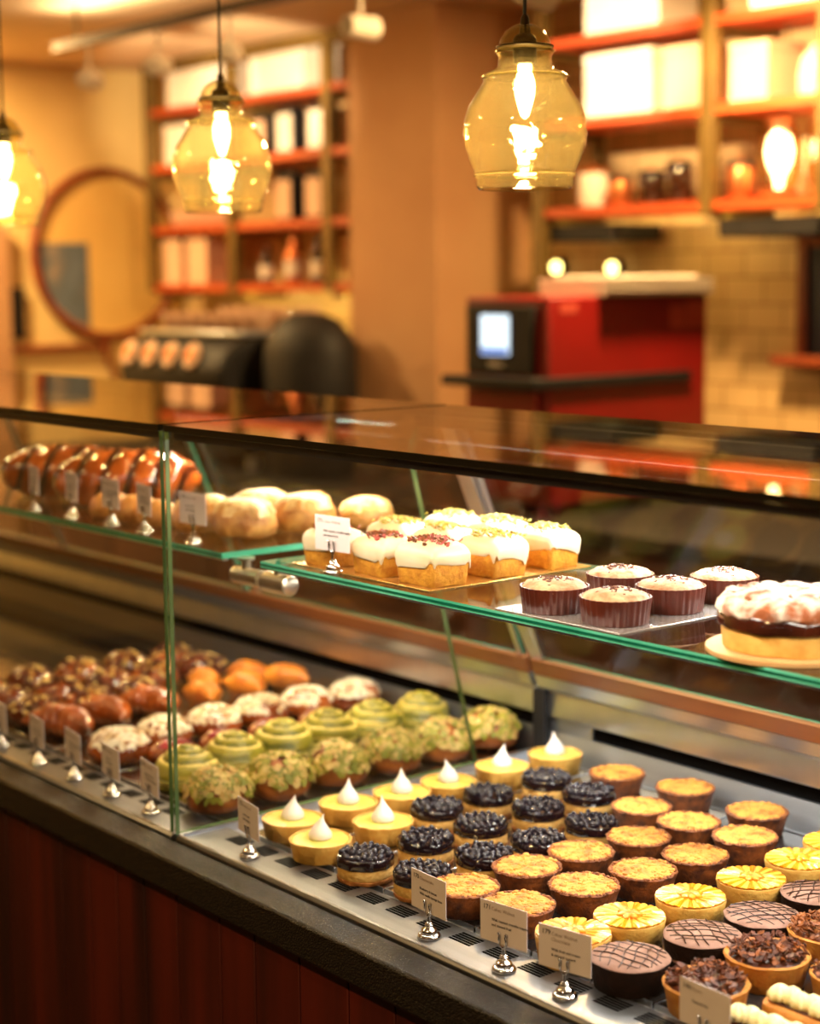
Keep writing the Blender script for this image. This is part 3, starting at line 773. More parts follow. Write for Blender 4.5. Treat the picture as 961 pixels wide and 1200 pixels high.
for o in [o for o in bpy.data.objects if o.name.startswith('golden_pastry')]: o.rotation_euler.z = random.uniform(-.3,.5)

def jam_danish(seed):
    t = thing('berry_danish', None, 'pastry')
    dome(t, .043, .03, M_brown, 'dough', seed)
    MB().lathe([(.030,.027),(.026,.031),(.012,.0335),(0,.034)], 28).disp(.003,90,seed).build('berry_jam', mat('red_berry_jam', rgb(150,40,50), rgb(96,24,40), 60, rough=.2, coat=.5), t)
    return t
jd = [jam_danish(141)]
place(jd, [(-2.283,1.372,ZL),(-2.285,1.468,ZL),(-2.290,1.564,ZL),(-2.290,1.662,ZL)], ['red berry danish between the front swirl rolls and sugared buns','red berry danish second from the front, between swirl rolls and sugared buns','red berry danish third from the front, between swirl rolls and sugared buns','red berry danish rearmost, between swirl rolls and sugared buns'], 'red berry danishes', [.98,.98,.98,.98])

# ------------------------------------------------------------------ upper shelf, near unit
ZS = 1.2475
lbd = MB().box(-1.87,-1.585,1.312,1.585,ZS,ZS+.002).build('cake_board', M_gold, bevel=.0005)
tag(lbd, 'gold card board under the iced loaf cakes on the glass shelf', 'cake board')
mbd = MB().box(-1.452,-1.256,1.298,1.585,ZS,ZS+.002).build('cake_board', M_silverboard, bevel=.0005)
tag(mbd, 'silver card board under the muffins on the glass shelf', 'cake board')
def loaf(seed, bits):
    random.seed(seed); rnd = random.Random(seed)
    t = thing('iced_loaf_cake', None, 'cake')
    hx, hy, h = .036, .029, .036
    def outline(a, ex, sx, sy):                      # rounded rectangle
        c, s_ = math.cos(a), math.sin(a)
        return sx*math.copysign(abs(c)**ex, c), sy*math.copysign(abs(s_)**ex, s_)
    n = 64; b = MB(); vs = []; fs = []
    rows = [(0,.90),(.001,.92),(.018,.965),(.032,1.0),(.036,.985),(.040,.90),(.043,.7),(.0445,.4),(.045,.001)]
    for z,k in rows:
        for i in range(n):
            x,y = outline(2*PI*i/n, .22, hx*k, hy*k); vs.append((x,y,z))
    for r in range(len(rows)-1):
        for i in range(n):
            j = (i+1) % n; fs.append((r*n+i,r*n+j,(r+1)*n+j,(r+1)*n+i))
    fs.append(list(range(n))[::-1]); b.add(vs, fs); b.disp(.0012,90,seed)
    for p in b.v: p.z = max(p.z,0)
    b.build('loaf', M_loaf, t)
    ic = MB(); vs = []; fs = []
    drip = []
    for i in range(n):
        u = i/n*2*PI
        drip.append(.006+.016*max(0,noise.noise(Vector((math.cos(u)*2.2+seed,math.sin(u)*2.2,seed*.7)))+.25)+.003*max(0,math.sin(u*9+seed)))
    rr = [(.001,.0505),(.35,.0500),(.65,.0480),(.88,.0440),(1.0,.0395),(1.055,.0345)]
    for k,z in rr:
        for i in range(n):
            x,y = outline(2*PI*i/n, .3, hx*k, hy*k); vs.append((x,y,z))
    for q,kk in ((.5,1.05),(.9,1.04),(1.0,1.015)):
        for i in range(n):
            x,y = outline(2*PI*i/n, .26, hx*kk, hy*kk); vs.append((x,y,.0345-drip[i]*q))
    nr = len(rr)+3
    for r in range(nr-1):
        for i in range(n):
            j = (i+1) % n; fs.append((r*n+i,(r+1)*n+i,(r+1)*n+j,r*n+j))
    ic.add(vs, fs); ic.disp(.0015,60,seed)
    ic.build('icing', M_icing, t)
    f = MB()
    for k in range(120 if bits == 'green' else 100):
        x, y = rnd.gauss(0,.017), rnd.gauss(0,.013)
        if abs(x) > .033 or abs(y) > .026: continue
        z = .0512-.006*(max(abs(x)/hx,abs(y)/hy))**2+rnd.uniform(0,.002)
        f.flake((x,y,z), (rnd.uniform(-1,1),rnd.uniform(-1,1),1), rnd.uniform(.002,.0042), rnd.uniform(.0015,.003), .0014, rnd.choice((0,0,1)), 5)
    f.build('topping_pieces', [M_greenbit, M_almond] if bits == 'green' else [M_nut, M_pinkbit], t)
    return t
lw = [loaf(101,'nut'), loaf(102,'nut')]; lg = [loaf(103,'green'), loaf(104,'green')]
zl = ZS+.002
place(lw, [(-1.823,1.348,zl),(-1.722,1.352,zl),(-1.628,1.353,zl)], ['white iced loaf cake at the front left, behind its price card','white iced loaf cake in the middle of the front row','white iced loaf cake at the front right corner of the gold board'], 'white iced loaf cakes', [1,1,1.08])
place(lg, [(-1.628,1.452,zl),(-1.628,1.545,zl),(-1.815,1.450,zl),(-1.722,1.455,zl),(-1.722,1.548,zl),(-1.815,1.548,zl)],
      ['white iced loaf cake at the right edge, second from the front','white iced loaf cake at the back right corner of the gold board','green-sprinkled iced loaf cake behind the front left one','green-sprinkled iced loaf cake in the centre of the board','green-sprinkled iced loaf cake in the middle of the back row','green-sprinkled iced loaf cake at the back left corner'], 'green-sprinkled iced loaf cakes', [1.05,1.02,1,1.02,1.04,1])
for o in [o for o in bpy.data.objects if o.name.startswith('iced_loaf_cake')]: o.rotation_euler.z = random.uniform(-.04,.12)
def muffin(seed):
    random.seed(seed); t = thing('muffin', None, 'muffin')
    MB().lathe([(.0345,0),(.0355,.001),(.0385,.026),(.039,.0285),(.0375,.0285),(.0368,.024),(0,.022)], 120, lambda a,i: 1+(.022 if 0 < i < 5 else .012)*math.cos(a*30)).build('paper_case', M_paper, t)
    MB().lathe([(.0366,.024),(.0368,.0278),(.033,.0315),(.022,.035),(.01,.0365),(0,.037)], 40).disp(.0016,80,seed).build('cake_top', M_muff, t)
    f = MB()
    for k in range(40):
        x, y = random.gauss(0,.011), random.gauss(0,.011)
        r = math.hypot(x,y)
        if r > .03: continue
        f.flake((x,y,.0374-.0068*(r/.033)**2), (random.uniform(-.6,.6),random.uniform(-.6,.6),1), random.uniform(.0014,.003), random.uniform(.001,.002), .0012, 0, 5)
    f.build('seeds', M_seed, t)
    return t
mf = [muffin(111), muffin(112)]
place(mf, [(-1.398,1.340,zl),(-1.305,1.342,zl),(-1.405,1.452,zl),(-1.312,1.437,zl),(-1.312,1.528,zl)],
      ['brown paper-cased muffin at the front left of the silver board','brown paper-cased muffin at the front right, nearest the shelf edge','brown paper-cased muffin behind the front left muffin','brown paper-cased muffin behind the front right muffin','brown paper-cased muffin at the back right of the silver board'], 'paper-cased muffins', [1]*5)
brd = MB(); brd.lathe([(.083,0),(.084,.0008),(.084,.005),(.083,.0055)], 64)
tag(brd.build('round_cake_board', mat('kraft_board', rgb(216,170,112), rgb(206,156,96), 30, rough=.6), loc=(-1.092,1.372,ZS)), 'round kraft board under the large tart on the shelf', 'cake board')
bt = thing('large_streusel_tart', 'large sugar-dusted streusel tart on a round board at the shelf right end', 'tart', (-1.090,1.372,ZS+.0055))
MB().lathe([(.066,0),(.068,.001),(.0695,.016),(.069,.018),(0,.018)], 64).disp(.001,60,2).build('crust', M_palecrust, bt)
MB().lathe([(.069,.0182),(.0725,.020),(.073,.029),(.070,.033),(0,.033)], 64, lambda a,i: 1+.012*math.sin(5*a+i)+.008*math.sin(13*a)).disp(.001,60,3).build('fruit_filling', M_choc, bt)
st = MB(); st.lathe([(.071,.030),(.0735,.033),(.073,.040),(.068,.0445),(.045,.0475),(.02,.0485),(0,.0488)], 64).disp(.004,60,4)
rnd = random.Random(5)
for k in range(160):
    a = rnd.uniform(0,2*PI); r = .068*math.sqrt(rnd.random())
    st.ball((r*math.cos(a),r*math.sin(a),.047-.003*(r/.07)**2), rnd.uniform(.002,.005), (1.2,1,.6), 7, 5, 0 if rnd.random() < .8 else 1)
st.build('streusel_top', [mat('dusted_streusel', rgb(246,230,212), rgb(166,92,52), 42, rough=.7, bump=.6, bscale=160, lo=.46, hi=.62), M_nut], bt)
bt.scale = (1,1,1.16)

# ------------------------------------------------------------------ upper shelf, far unit
def babka(seed, L, R_):
    t = thing('glazed_babka', None, 'loaf'); b = MB(); n = 80; k_ = 28; vs = []; fs = []; mi = []
    for i in range(n+1):
        u = i/n*2-1; r = R_*max(.03,(1-abs(u)**3))**.6
        for k in range(k_):
            p = 2*PI*k/k_
            ridge = abs(math.sin(u*9+p*1.0+(.8 if math.cos(p) > 0 else -.8)))**.6
            q = r*(.86+.16*ridge)
            vs.append((u*L/2, q*math.cos(p)*1.1, max(0, R_*.72+q*math.sin(p)*.86)))
    for i in range(n):
        for k in range(k_):
            l = (k+1) % k_; fs.append((i*k_+k,(i+1)*k_+k,(i+1)*k_+l,i*k_+l))
            u = (i+.5)/n*2-1; p = 2*PI*(k+.5)/k_
            mi.append(1 if abs(math.sin(u*9+p+(.8 if math.cos(p) > 0 else -.8))) < .5 else 0)
    o = b.add(vs, fs); b.mi[:] = mi; b.disp(.003, 40, seed)
    for p in b.v: p.z = max(p.z, 0)
    b.build('braid', [M_babka, M_choc], t)
    return t
b1 = babka(121,.25,.060); b1.location = (-2.56,1.462,ZS); b1.rotation_euler = (0,0,.9); tag(b1,'long chocolate babka loaf behind the far shelf price cards','loaf','glazed babka loaves')
dup(b1,(-2.752,1.455,ZS),.9,'dark chocolate babka loaf at the left, beyond the first babka','glazed babka loaves',.95)
def scone(seed, r, h, top):
    t = thing('rustic_bun', None, 'bun')
    dome(t, r, h, M_scone, 'bun', seed)
    if top:
        d = MB(); d.lathe([(r*.93,h*.62),(r*.80,h*.86),(r*.5,h*1.01),(0,h*1.06)], 36, lambda a,i: 1+.08*math.sin(5*a+seed)+.05*math.sin(11*a)).disp(r*.08,1/r,seed).build('creamy_glaze', M_scream, t)
    return t
sc = [scone(131,.047,.052,True), scone(132,.048,.055,True)]
place(sc, [(-2.215,1.395,ZS),(-2.120,1.405,ZS),(-2.215,1.500,ZS),(-2.115,1.510,ZS),(-2.068,1.570+.02,ZS)],
      ['cream-glazed rustic bun behind the far shelf card nearest the divider','cream-glazed rustic bun at the shelf end above the bracket','cream-glazed rustic bun second row, left','cream-glazed rustic bun second row, right','cream-glazed rustic bun at the back, next to the iced loaves'], 'cream-glazed rustic buns', [1,1,1,1,.9])
so = [scone(135,.034,.04,False)]
place(so, [(-2.445,1.365,ZS),(-2.378,1.375,ZS),(-2.305,1.37,ZS)], ['small orange bun behind the second and third far shelf cards','small orange bun between the third and fourth shelf cards','small orange bun right of the fourth far shelf card'], 'small orange buns on the far shelf')

# ------------------------------------------------------------------ price cards on chrome clips
def price_card(num, title, lines):
    t = thing('price_card', None, 'price card')
    b = MB(); b.lathe([(.0125,0),(.0135,.0008),(.0135,.003),(.0115,.0050),(.0095,.0056),(.0098,.0075),(.0082,.0105),(.0050,.0125),(.0044,.0135),(.0052,.0150),(.0040,.0165),(.0026,.018),(0,.0182)], 28)
    b.build('base', M_chrome, t)
    s = MB(); s.tube([(0,0,.017),(0,0,.026)], .0022, 10); s.ball((0,0,.0265), .0033, n=12, m=8)
    s.build('stem', M_chrome, t)
    for sx in (-1,1):
        k = MB(); k.tube([(0,-.001,.026),(sx*.0042,-.0015,.029),(sx*.0052,-.0022,.0335),(sx*.0042,-.0028,.0385),(sx*.0050,-.0028,.0405)], [.0013,.0014,.0014,.0014,.0012], 8)
        k.ball((sx*.0050,-.0028,.0412), .0018, n=10, m=8)
        k.build('clip_prong', M_chrome, t)
    W, H, z0 = .065, .045, .0285
    c = MB().box(-W/2,W/2,-.0006,.0001,z0,z0+H).build('card', M_card, t)
    mes = [text_mesh(None,'n',num,.0075,-W/2+.004,z0+H-.0095,-.0009,M_ink,.0001)]
    y = z0+H-.021-(.005 if '\n' in title else 0)
    for j,l in enumerate(lines): mes.append(text_mesh(None,'l',l,.0042,-W/2+.016,y-j*.0058,-.0009,M_ink,.0001))
    join_meshes('printing', mes, M_ink, c)
    mes = [text_mesh(None,'t',l,.0056,-W/2+.016,z0+H-.0095-j*.0062,-.0009,M_ink2) for j,l in enumerate(title.split('\n'))]
    join_meshes('card_title', mes, M_ink2, c)
    return t
def card_at(p, x, y, z, deg, label, group, first, tilt=0):
    if first:
        p.location = (x,y,z); p.rotation_euler = (0,0,math.radians(deg)); tag(p,label,'price card',group); return p
    return dup(p,(x,y,z),math.radians(deg),label,group)
g1 = 'price cards along the counter sill'
ZP = .8806
c170 = price_card('170','Cheesecake',['Blueberry & lemon','With vanilla sponge base'])
c171 = price_card('171','Cakes Walnut',['With toasted crumble topping','and stewed fruit'])
c179 = price_card('179','Cakes Walnut\nChocolate',['With fruit and cream','& almond custard'])
c146 = price_card('146','Pastry',['Caramel nut'])
c175 = price_card('175','Lemon tart',['Lemon curd','and meringue'])
card_at(c170,-1.462,1.206,ZP,-3,'white price card numbered 170 in front of the blueberry tarts',g1,1)
card_at(c171,-1.336,1.206,ZP,8,'white price card numbered 171 in front of the crumble tarts',g1,1)
card_at(c179,-1.242,1.206,ZP,12,'white price card numbered 179 in front of the cocoa tarts',g1,1)
card_at(c146,-1.052,1.206,ZP,-2,'white price card numbered 146 in front of the cream eclairs',g1,1)
card_at(c175,-1.826,1.206,ZP,-10,'white price card beside the divider, in front of the meringue tarts',g1,1)
for i,(x,d,l) in enumerate([(-2.540,-8,'price card farthest left on the counter sill'),(-2.412,-8,'price card second from the left on the counter sill'),(-2.296,-8,'price card third from the left, before the sugared bun'),(-2.183,-7,'price card before the front sugared bun, fourth from left'),(-2.073,-9,'price card seen just behind the glass divider edge')]):
    card_at([c175,c170,c171][i%3],x,1.206,ZP,d,l,'price cards on the far sill',0)
g2 = 'price cards on the glass shelf'
card_at(c171,-1.775,1.310,ZS+.0001,6,'white price card on the shelf in front of the iced loaf cakes',g2,0)
for i,(x,d,l) in enumerate([(-2.600,-14,'shelf price card farthest left, in front of the dark babka'),(-2.472,-12,'shelf price card second from left, in front of the babka'),(-2.348,-6,'shelf price card third from left, between small orange buns'),(-2.248,-12,'shelf price card just left of the divider edge'),(-2.112,3,'shelf price card in front of the cream-glazed rustic buns')]):
    card_at([c170,c175,c171][i%3],x,1.312,ZS+.0001,d,l,g2,0)

# ------------------------------------------------------------------ pendants
def pendant(x, y, zb, label):
    t = thing('pendant_lamp', label, 'lamp', (x,y,zb), 0, 'amber glass pendant lamps')
    R_ = .077; k = R_/380
    prof = [(285,1110),(300,1085),(302,1050),(310,1035),(306,1018),(316,1000),(345,930),(370,850),(380,780),(372,690),(345,610),(300,540),(262,480),(252,462),(256,440),(240,415),(185,395),(165,375),(160,320),(175,295),(174,278),(160,262),(150,215),(118,165),(70,135),(22,120)]
    pr = [(r*k,(1110-z)*k) for r,z in prof]
    g = MB(); g.lathe(pr, 56, caps=False)
    o = g.build('glass_shade', M_amber, t)
    s = o.modifiers.new('wall','SOLIDIFY'); s.thickness = .0022; s.offset = -1
    c = MB(); c.lathe([(.160*R_/.38*1.0,(1110-268)*k),(.176*R_/.38,(1110-262)*k),(.176*R_/.38,(1110-256)*k),(.160*R_/.38,(1110-250)*k)], 40)
    c.build('collar_ring', M_bronze, t)
    for rr, zz in ((307,1022),(256,436),(176,286)):
        g = MB(); g.lathe([((rr+2)*k,(1110-zz-9)*k),((rr+9)*k,(1110-zz-4)*k),((rr+10)*k,(1110-zz+3)*k),((rr+2)*k,(1110-zz+9)*k)], 56, caps=False)
        g.build('glass_bead', M_olive, t)
    so_ = MB(); so_.lathe([(.010,(1110-365)*k),(.0145,(1110-360)*k),(.0145,(1110-215)*k),(.012,(1110-195)*k),(.007,(1110-180)*k),(.005,(1110-90)*k),(.003,(1110-70)*k)], 24)
    so_.build('socket', M_bronze, t)
    b = MB(); b.lathe([(0,(1110-690)*k),(.005,(1110-672)*k),(.009,(1110-610)*k),(.0125,(1110-540)*k),(.0125,(1110-470)*k),(.009,(1110-410)*k),(.0085,(1110-366)*k)], 24)
    b.build('bulb', M_bulb, t)
    MB().tube([(0,0,(1110-80)*k),(0,0,ZC-zb)], .0022, 8).build('cable', M_cable, t)
    MB().lathe([(.0,ZC-zb-.03),(.035,ZC-zb-.028),(.04,ZC-zb-.0005)], 24).build('ceiling_rose', M_bronze, t)
    L = bpy.data.lights.new('bulb_light','POINT'); L.energy = 9; L.color = (1,.66,.28); L.shadow_soft_size = .018
    lo = bpy.data.objects.new('bulb_light', L); COL.objects.link(lo); lo.parent = t; lo.location = (0,0,(1110-720)*k)
    return t
M_bulb = emit('warm_bulb', (1,.78,.38), 26)
pendant(-1.619,1.5,1.729,'large sharp amber glass pendant lamp hanging over the counter, centre right')
pendant(-2.303,1.5,1.724,'amber glass pendant lamp in front of the left hanging shelves')
p3 = pendant(-3.043,1.5,1.725,'amber glass pendant lamp cut by the left picture edge')

# ------------------------------------------------------------------ hanging shelf units
def shelf_unit(name_label, x0, x1, posts, shelves, zb, y0=4.05, y1=4.33, foot=None):
    t = thing('hanging_shelf', name_label, 'shelf unit', (0,0,0))
    for i,px in enumerate(posts):
        z0 = foot[i] if foot else zb
        MB().box(px-.026,px+.026,y0-.02,y0+.02,z0,ZC-.001).build('post', M_shelfmetal, t, bevel=.003)
        MB().box(px-.02,px+.02,y1-.03,y1,zb,ZC-.001).build('rear_post', M_shelfmetal, t, bevel=.003)
        for z in shelves: MB().box(px-.018,px+.018,y0+.0205,y1-.0305,z-.055,z-.032).build('bracket', M_shelfmetal, t)
    for z in shelves:
        MB().box(x0,x1,y0+.021,y1-.031,z-.03,z).build('shelf_board', M_shelfwood, t, bevel=.002)
        MB().box(x0,x1,y0-.012,y0+.0205,z-.03,z).build('front_rail', M_shelfwood, t, bevel=.002)
    MB().box(x0,x1,y0-.015,y0+.015,ZC-.05,ZC-.002).build('top_bar', M_shelfmetal, t)
    return t
shelf_unit('bronze framed hanging shelves with red wooden boards above the red oven', -4.30,-2.6, [-4.29,-3.56,-3.13+.0,-2.62], [1.845,2.127,2.385], 1.80, foot=[.951,1.80,1.80,1.80])
shelf_unit('bronze framed hanging shelves left of the pillar above the espresso machine', -6.78,-5.30, [-6.79,-6.14,-5.47], [1.605,1.855,2.12,2.362], 1.575)
for a,b in ((-4.26,-3.97),(-3.53,-3.16)):
    tag(MB().box(a,b,4.06,4.29,1.735,1.789).build('under_shelf_box', M_black, bevel=.003), 'black box fixed below the right hanging shelf, '+('left' if a < -4 else 'right')+' one', 'box')

def carton(x0,x1,y0,y1,z0,z1,m,label,group=None,lid=True):
    t = thing('carton', label, 'box', ((x0+x1)/2,(y0+y1)/2,z0), 0, group)
    w, d, h = (x1-x0)/2, (y1-y0)/2, z1-z0
    MB().box(-w,w,-d,d,0,h*(.86 if lid else 1)).build('box_body', m, t, bevel=.002)
    if lid: MB().box(-w-.003,w+.003,-d-.003,d+.003,h*.861,h).build('lid', m, t, bevel=.002)
    return t
carton(-4.12,-3.80,4.08,4.26,2.385,2.545,M_white,'bright white carton on the top right shelf above the oven')
carton(-4.12,-3.83,4.08,4.27,2.127,2.325,M_white,'bright white carton on the middle shelf above the oven')
carton(-3.80,-3.62,4.10,4.27,2.127,2.320,M_pink,'blush carton right of the white one on the middle shelf')
carton(-3.52,-3.38,4.09,4.27,2.127,2.30,M_pink,'blush carton right of the shelf post on the middle shelf')
carton(-3.44,-3.18,4.08,4.27,2.385,2.54,M_white,'white carton on the top shelf at the right picture edge')
carton(-6.69,-6.33,4.08,4.26,2.362,2.535,M_white,'white carton on the top shelf left of the middle pendant')
carton(-6.05,-5.68,4.08,4.26,2.362,2.545,M_white,'tall bright carton on the top left shelf beside the pillar')
carton(-6.74,-6.56,4.09,4.26,2.12,2.29,M_white,'white carton on the second left shelf behind the pendant')
carton(-6.77,-6.63,4.09,4.26,1.605,1.80,M_pink,'blush carton at the left end of the lowest left shelf', 'blush cartons on the lowest shelf')
carton(-6.58,-6.42,4.09,4.26,1.605,1.80,M_pink,'blush carton second on the lowest left shelf', 'blush cartons on the lowest shelf')
dm = thing('cake_dome','rounded blush dome cover on the middle shelf at right','cake cover',(-3.22,4.17,2.127))
MB().lathe([(.085,0),(.087,.06),(.078,.11),(.05,.145),(.015,.16),(0,.161)],32).build('cover',M_pink,dm); MB().ball((0,0,.168),.012).build('knob',M_pink,dm)
def bag(x, z, w, h, label, group, light=True, tilt=0):
    t = thing('coffee_bag', label, 'bag', (x,4.15,z), 0, group)
    m = MB(); d = .035
    m.prism([(-w/2,0),(w/2,0),(w/2*.96,h*.8),(w/2*.9,h),(-w/2*.9,h),(-w/2*.96,h*.8)], -d, d, 'y').build('pouch', M_black, t, bevel=.006)
    MB().box(-w*.42,w*.42,-d-.002,-d-.0003,h*.08,h*.86).build('label_panel', M_white if light else M_pink, t)
    MB().box(-w*.44,w*.44,-.012,.012,h*1.0,h*1.05).build('fold_clip', M_black, t)
    return t
gb = 'coffee bags on the left shelves'
bag(-5.86,2.12,.12,.185,'black bag with white label, second shelf, middle of three',gb)
bag(-5.64,2.12,.13,.185,'black bag with white label, second shelf, nearest the pillar',gb)
bag(-6.05,2.12,.12,.17,'black bag with blush label, second shelf, behind the pendant',gb,False)
bag(-5.875,1.855,.12,.19,'black bag with beige label, third shelf, left one',gb,False)
bag(-5.67,1.855,.12,.19,'black bag with beige label, third shelf, right one',gb,False)
def cup(x,y,z,label,group,s=1,m=None):
    t = thing('coffee_cup',label,'cup',(x,y,z),0,group)
    MB().lathe([(.022*s,0),(.024*s,.002*s),(.036*s,.05*s),(.039*s,.065*s),(.036*s,.065*s),(.032*s,.05*s),(.02*s,.008*s),(0,.008*s)],20).build('bowl',m or M_pink,t)
    MB().tube([(.034*s,0,.055*s),(.055*s,0,.05*s),(.055*s,0,.03*s),(.030*s,0,.02*s)],.004*s,6).build('handle',m or M_pink,t)
    return t
for i in range(5):
    cup(-6.68+i*.09,4.12,1.855,f'blush cup {ordinal(i)} from left on the third left shelf','cups on the third left shelf')
def bottle(x,y,z,h,r,m,label,group,capm=None):
    t = thing('bottle',label,'bottle',(x,y,z),0,group)
    MB().lathe([(r*.95,0),(r,.004),(r,h*.55),(r*.85,h*.66),(r*.38,h*.76),(r*.36,h*.93),(0,h*.93)],20).build('body',m,t)
    MB().lathe([(r*.42,h*.931),(r*.42,h),(0,h)],16).build('cap',capm or M_black,t)
    MB().lathe([(r*1.01,h*.14),(r*1.01,h*.46)],20,caps=False).build('paper_label',M_white,t)
    return t
M_dkglass = mat('dark_bottle_glass', rgb(48,26,16), rough=.08, coat=.5)
gbt = 'bottles on the lowest left shelf'
bottle(-6.02,4.13,1.605,.165,.03,M_dkglass,'dark bottle leftmost on the lowest shelf by the pillar',gbt)
bottle(-5.83,4.13,1.605,.20,.036,M_copper,'taller copper bottle, middle of three on the lowest shelf',gbt)
bottle(-5.66,4.13,1.605,.195,.032,M_dkglass,'dark bottle rightmost on the lowest shelf next to the pillar',gbt)
def pot(x,y,z,r,h,m,label,group):
    t = thing('jar',label,'jar',(x,y,z),0,group)
    MB().lathe([(r*.85,0),(r,.01),(r,h*.72),(r*.9,h*.8)],24).build('body',m,t)
    MB().lathe([(r*.95,h*.801),(r*.97,h*.9),(r*.5,h*.95),(0,h*.955)],24).build('lid',M_black if m is not M_white else M_copper,t)
    MB().ball((0,0,h*.98),r*.16).build('knob',M_copper,t)
    return t
gj = 'jars on the lowest right shelf'
pot(-4.14,4.14,1.845,.05,.14,M_white,'white jar beside the big pendant on the lowest right shelf',gj)
pot(-4.00,4.12,1.845,.038,.10,M_copper,'small copper jar second on the lowest right shelf',gj)
pot(-3.87,4.13,1.845,.045,.115,M_dkglass,'dark brown jar third on the lowest right shelf',gj)
pot(-3.745,4.12,1.845,.045,.135,M_dkglass,'dark jar left of the shelf post on the lowest right shelf',gj)
pot(-3.49,4.11,1.845,.04,.12,M_copper,'copper jar right of the shelf post, lowest right shelf',gj)
M_lant0 = None
M_lant = glass('lantern_glass', (.98,.86,.66), 1.6, .03)
M_flame = emit('lantern_bulb', (1,.80,.48), 16)
for x,l in ((-3.345,'glowing glass lantern on the lowest right shelf, left of two'),(-3.175,'glowing glass lantern at the right picture edge')):
    t = thing('lantern',l,'lamp',(x,4.11,1.845),0,'glowing lanterns on the right shelf')
    MB().lathe([(.055,0),(.058,.004),(.058,.02),(.052,.025)],28).build('base',M_copper,t)
    o = MB(); o.lathe([(.05,.0255),(.062,.06),(.062,.16),(.05,.20),(.038,.215)],28,caps=False); g = o.build('glass_shade',M_lant,t)
    g.modifiers.new('wall','SOLIDIFY').thickness = .002
    MB().lathe([(.04,.2155),(.042,.222),(.02,.235),(.006,.238)],24).build('cap',M_copper,t)
    MB().lathe([(.010,.0255),(.014,.06),(.034,.10),(.040,.135),(.031,.175),(0,.195)],20).build('bulb',M_flame,t)

# ------------------------------------------------------------------ red oven
ov = thing('countertop_oven','dark red countertop oven with lit screen on its black front','oven',(-3.518,3.339,.951))
W,D,H = .352,.66,.616
MB().box(-W,0,0.012,D,.03,H-.0).build('housing',M_red,ov,bevel=.008)
for sx in (-W+.03,-.03):
    for sy in (.06,D-.06): MB().tube([(sx,sy,0),(sx,sy,.03)],.018,12).build('foot',M_black,ov)
MB().box(-W+.018,-.052,-.004,.011,.398,H-.025).build('control_panel',M_black,ov,bevel=.006)
scx = (-W+.018-.052)/2-.01
sc_ = MB().box(scx-.062,scx+.056,-.008,-.0045,.452,.565).build('screen',emit('screen_light',(.80,.93,1.0),1.6),ov)
MB().box(scx-.060,scx+.054,-.0088,-.0082,.454,.472).build('screen_menu_bar',emit('screen_blue',(.16,.28,.75),1.0),sc_)
me = text_mesh(None,'oven_lettering','eikon',.03,scx,.418,-.0050,M_white,.0006,'CENTER')
lo = bpy.data.objects.new('lettering',me); COL.objects.link(lo); lo.parent = ov
MB().prism([(-W-.03,-.06),(.004,-.06),(.014,-.03),(.014,D-.08),(0.001,D-.08),(.001,.0),(-W-.03,.0)],.362,.392,'z').build('door_handle',M_black,ov,bevel=.004)
MB().box(-W+.015,-.04,0.0,.011,.05,.350).build('door_panel',M_red,ov,bevel=.003)
M_sticker = mat('faded_sticker', rgb(176,70,54), rgb(160,56,44), 30, rough=.6)
for y0,y1,z0,z1 in ((.50,.56,H-.10,H-.03),(.57,.65,H-.10,H-.02),(.05,.12,H-.045,H-.02)):
    MB().box(.0002,.0012,y0,y1,z0,z1).build('sticker',M_sticker,ov)
tr = thing('serving_tray_stack','stack of white trays lying on top of the red oven','tray',(-3.62,3.76,1.5675))
for k in range(3):
    MB().prism([(-.13,.0+k*.016),(.13,k*.016),(.148,.014+k*.016),(.148,.0155+k*.016),(-.148,.0155+k*.016),(-.148,.014+k*.016)],-.22,.22,'y').build('tray',M_white,tr,bevel=.002)
MB().box(-.12,.12,-.18,.18,.048,.056).build('folded_cloth',M_white,tr,bevel=.003)

# framed hatch at the right edge of the rear wall
fr = thing('framed_board','brown wood framed dark blue board on the tiled wall at right','framed board',(-3.31,YB,1.375))
MB().box(-.10,.55,-.02,-.002,.0,.33).build('board',mat('dark_blue_board',rgb(30,36,58),rgb(22,26,44),8,rough=.5),fr)
for a in ((-.135,-.10,-.035,-.001,0,.37),(.55,.585,-.035,-.001,0,.37),(-.10,.55,-.035,-.001,.33,.37)): MB().box(*a).build('frame',M_mirrorwood,fr,bevel=.002)
MB().box(-.19,.62,-.09,-.001,-.03,-.001).build('sill',M_mirrorwood,fr,bevel=.003)

# ------------------------------------------------------------------ espresso machine and neighbours
es = thing('espresso_machine','black rounded espresso machine with cups on top, left of the pillar','coffee machine',(-5.44,3.60,.951))
MB().prism([(-.26,.24),(-.30,.29),(-.31,.36),(-.27,.43),(-.18,.475),(.26,.475),(.30,.44),(.30,.24)],-.36,.34,'x').build('body',M_black,es,bevel=.02)
MB().box(-.34,.32,-.20,.28,.05,.238).build('base',M_black,es,bevel=.01)
for sx in (-.36,.30):
    for sy in (-.15,.24): MB().tube([(sx,sy,0),(sx,sy,.05)],.025,12).build('foot',M_steel,es)
for k in range(4):
    x = -.29+k*.145
    d = MB(); d.lathe([(.044,0),(.047,.006),(.042,.012),(0,.012)],24)
    o = d.build('gauge',M_pink,es); o.location = (x,-.293,.405); o.rotation_euler = (math.radians(70),0,0)
    d = MB(); d.lathe([(.018,.0122),(.02,.018),(0,.02)],16); q = d.build('dial',M_copper,o)
MB().box(-.35,.33,-.22,.25,.476,.49).build('cup_rail',M_steel,es,bevel=.003)
for k in range(8):
    cup(-5.75+k*.088,3.50,.951+.4905,f'blush cup {ordinal(k) if k < 7 else "last"} from left in the front row on the espresso machine','cups on the espresso machine',.95)
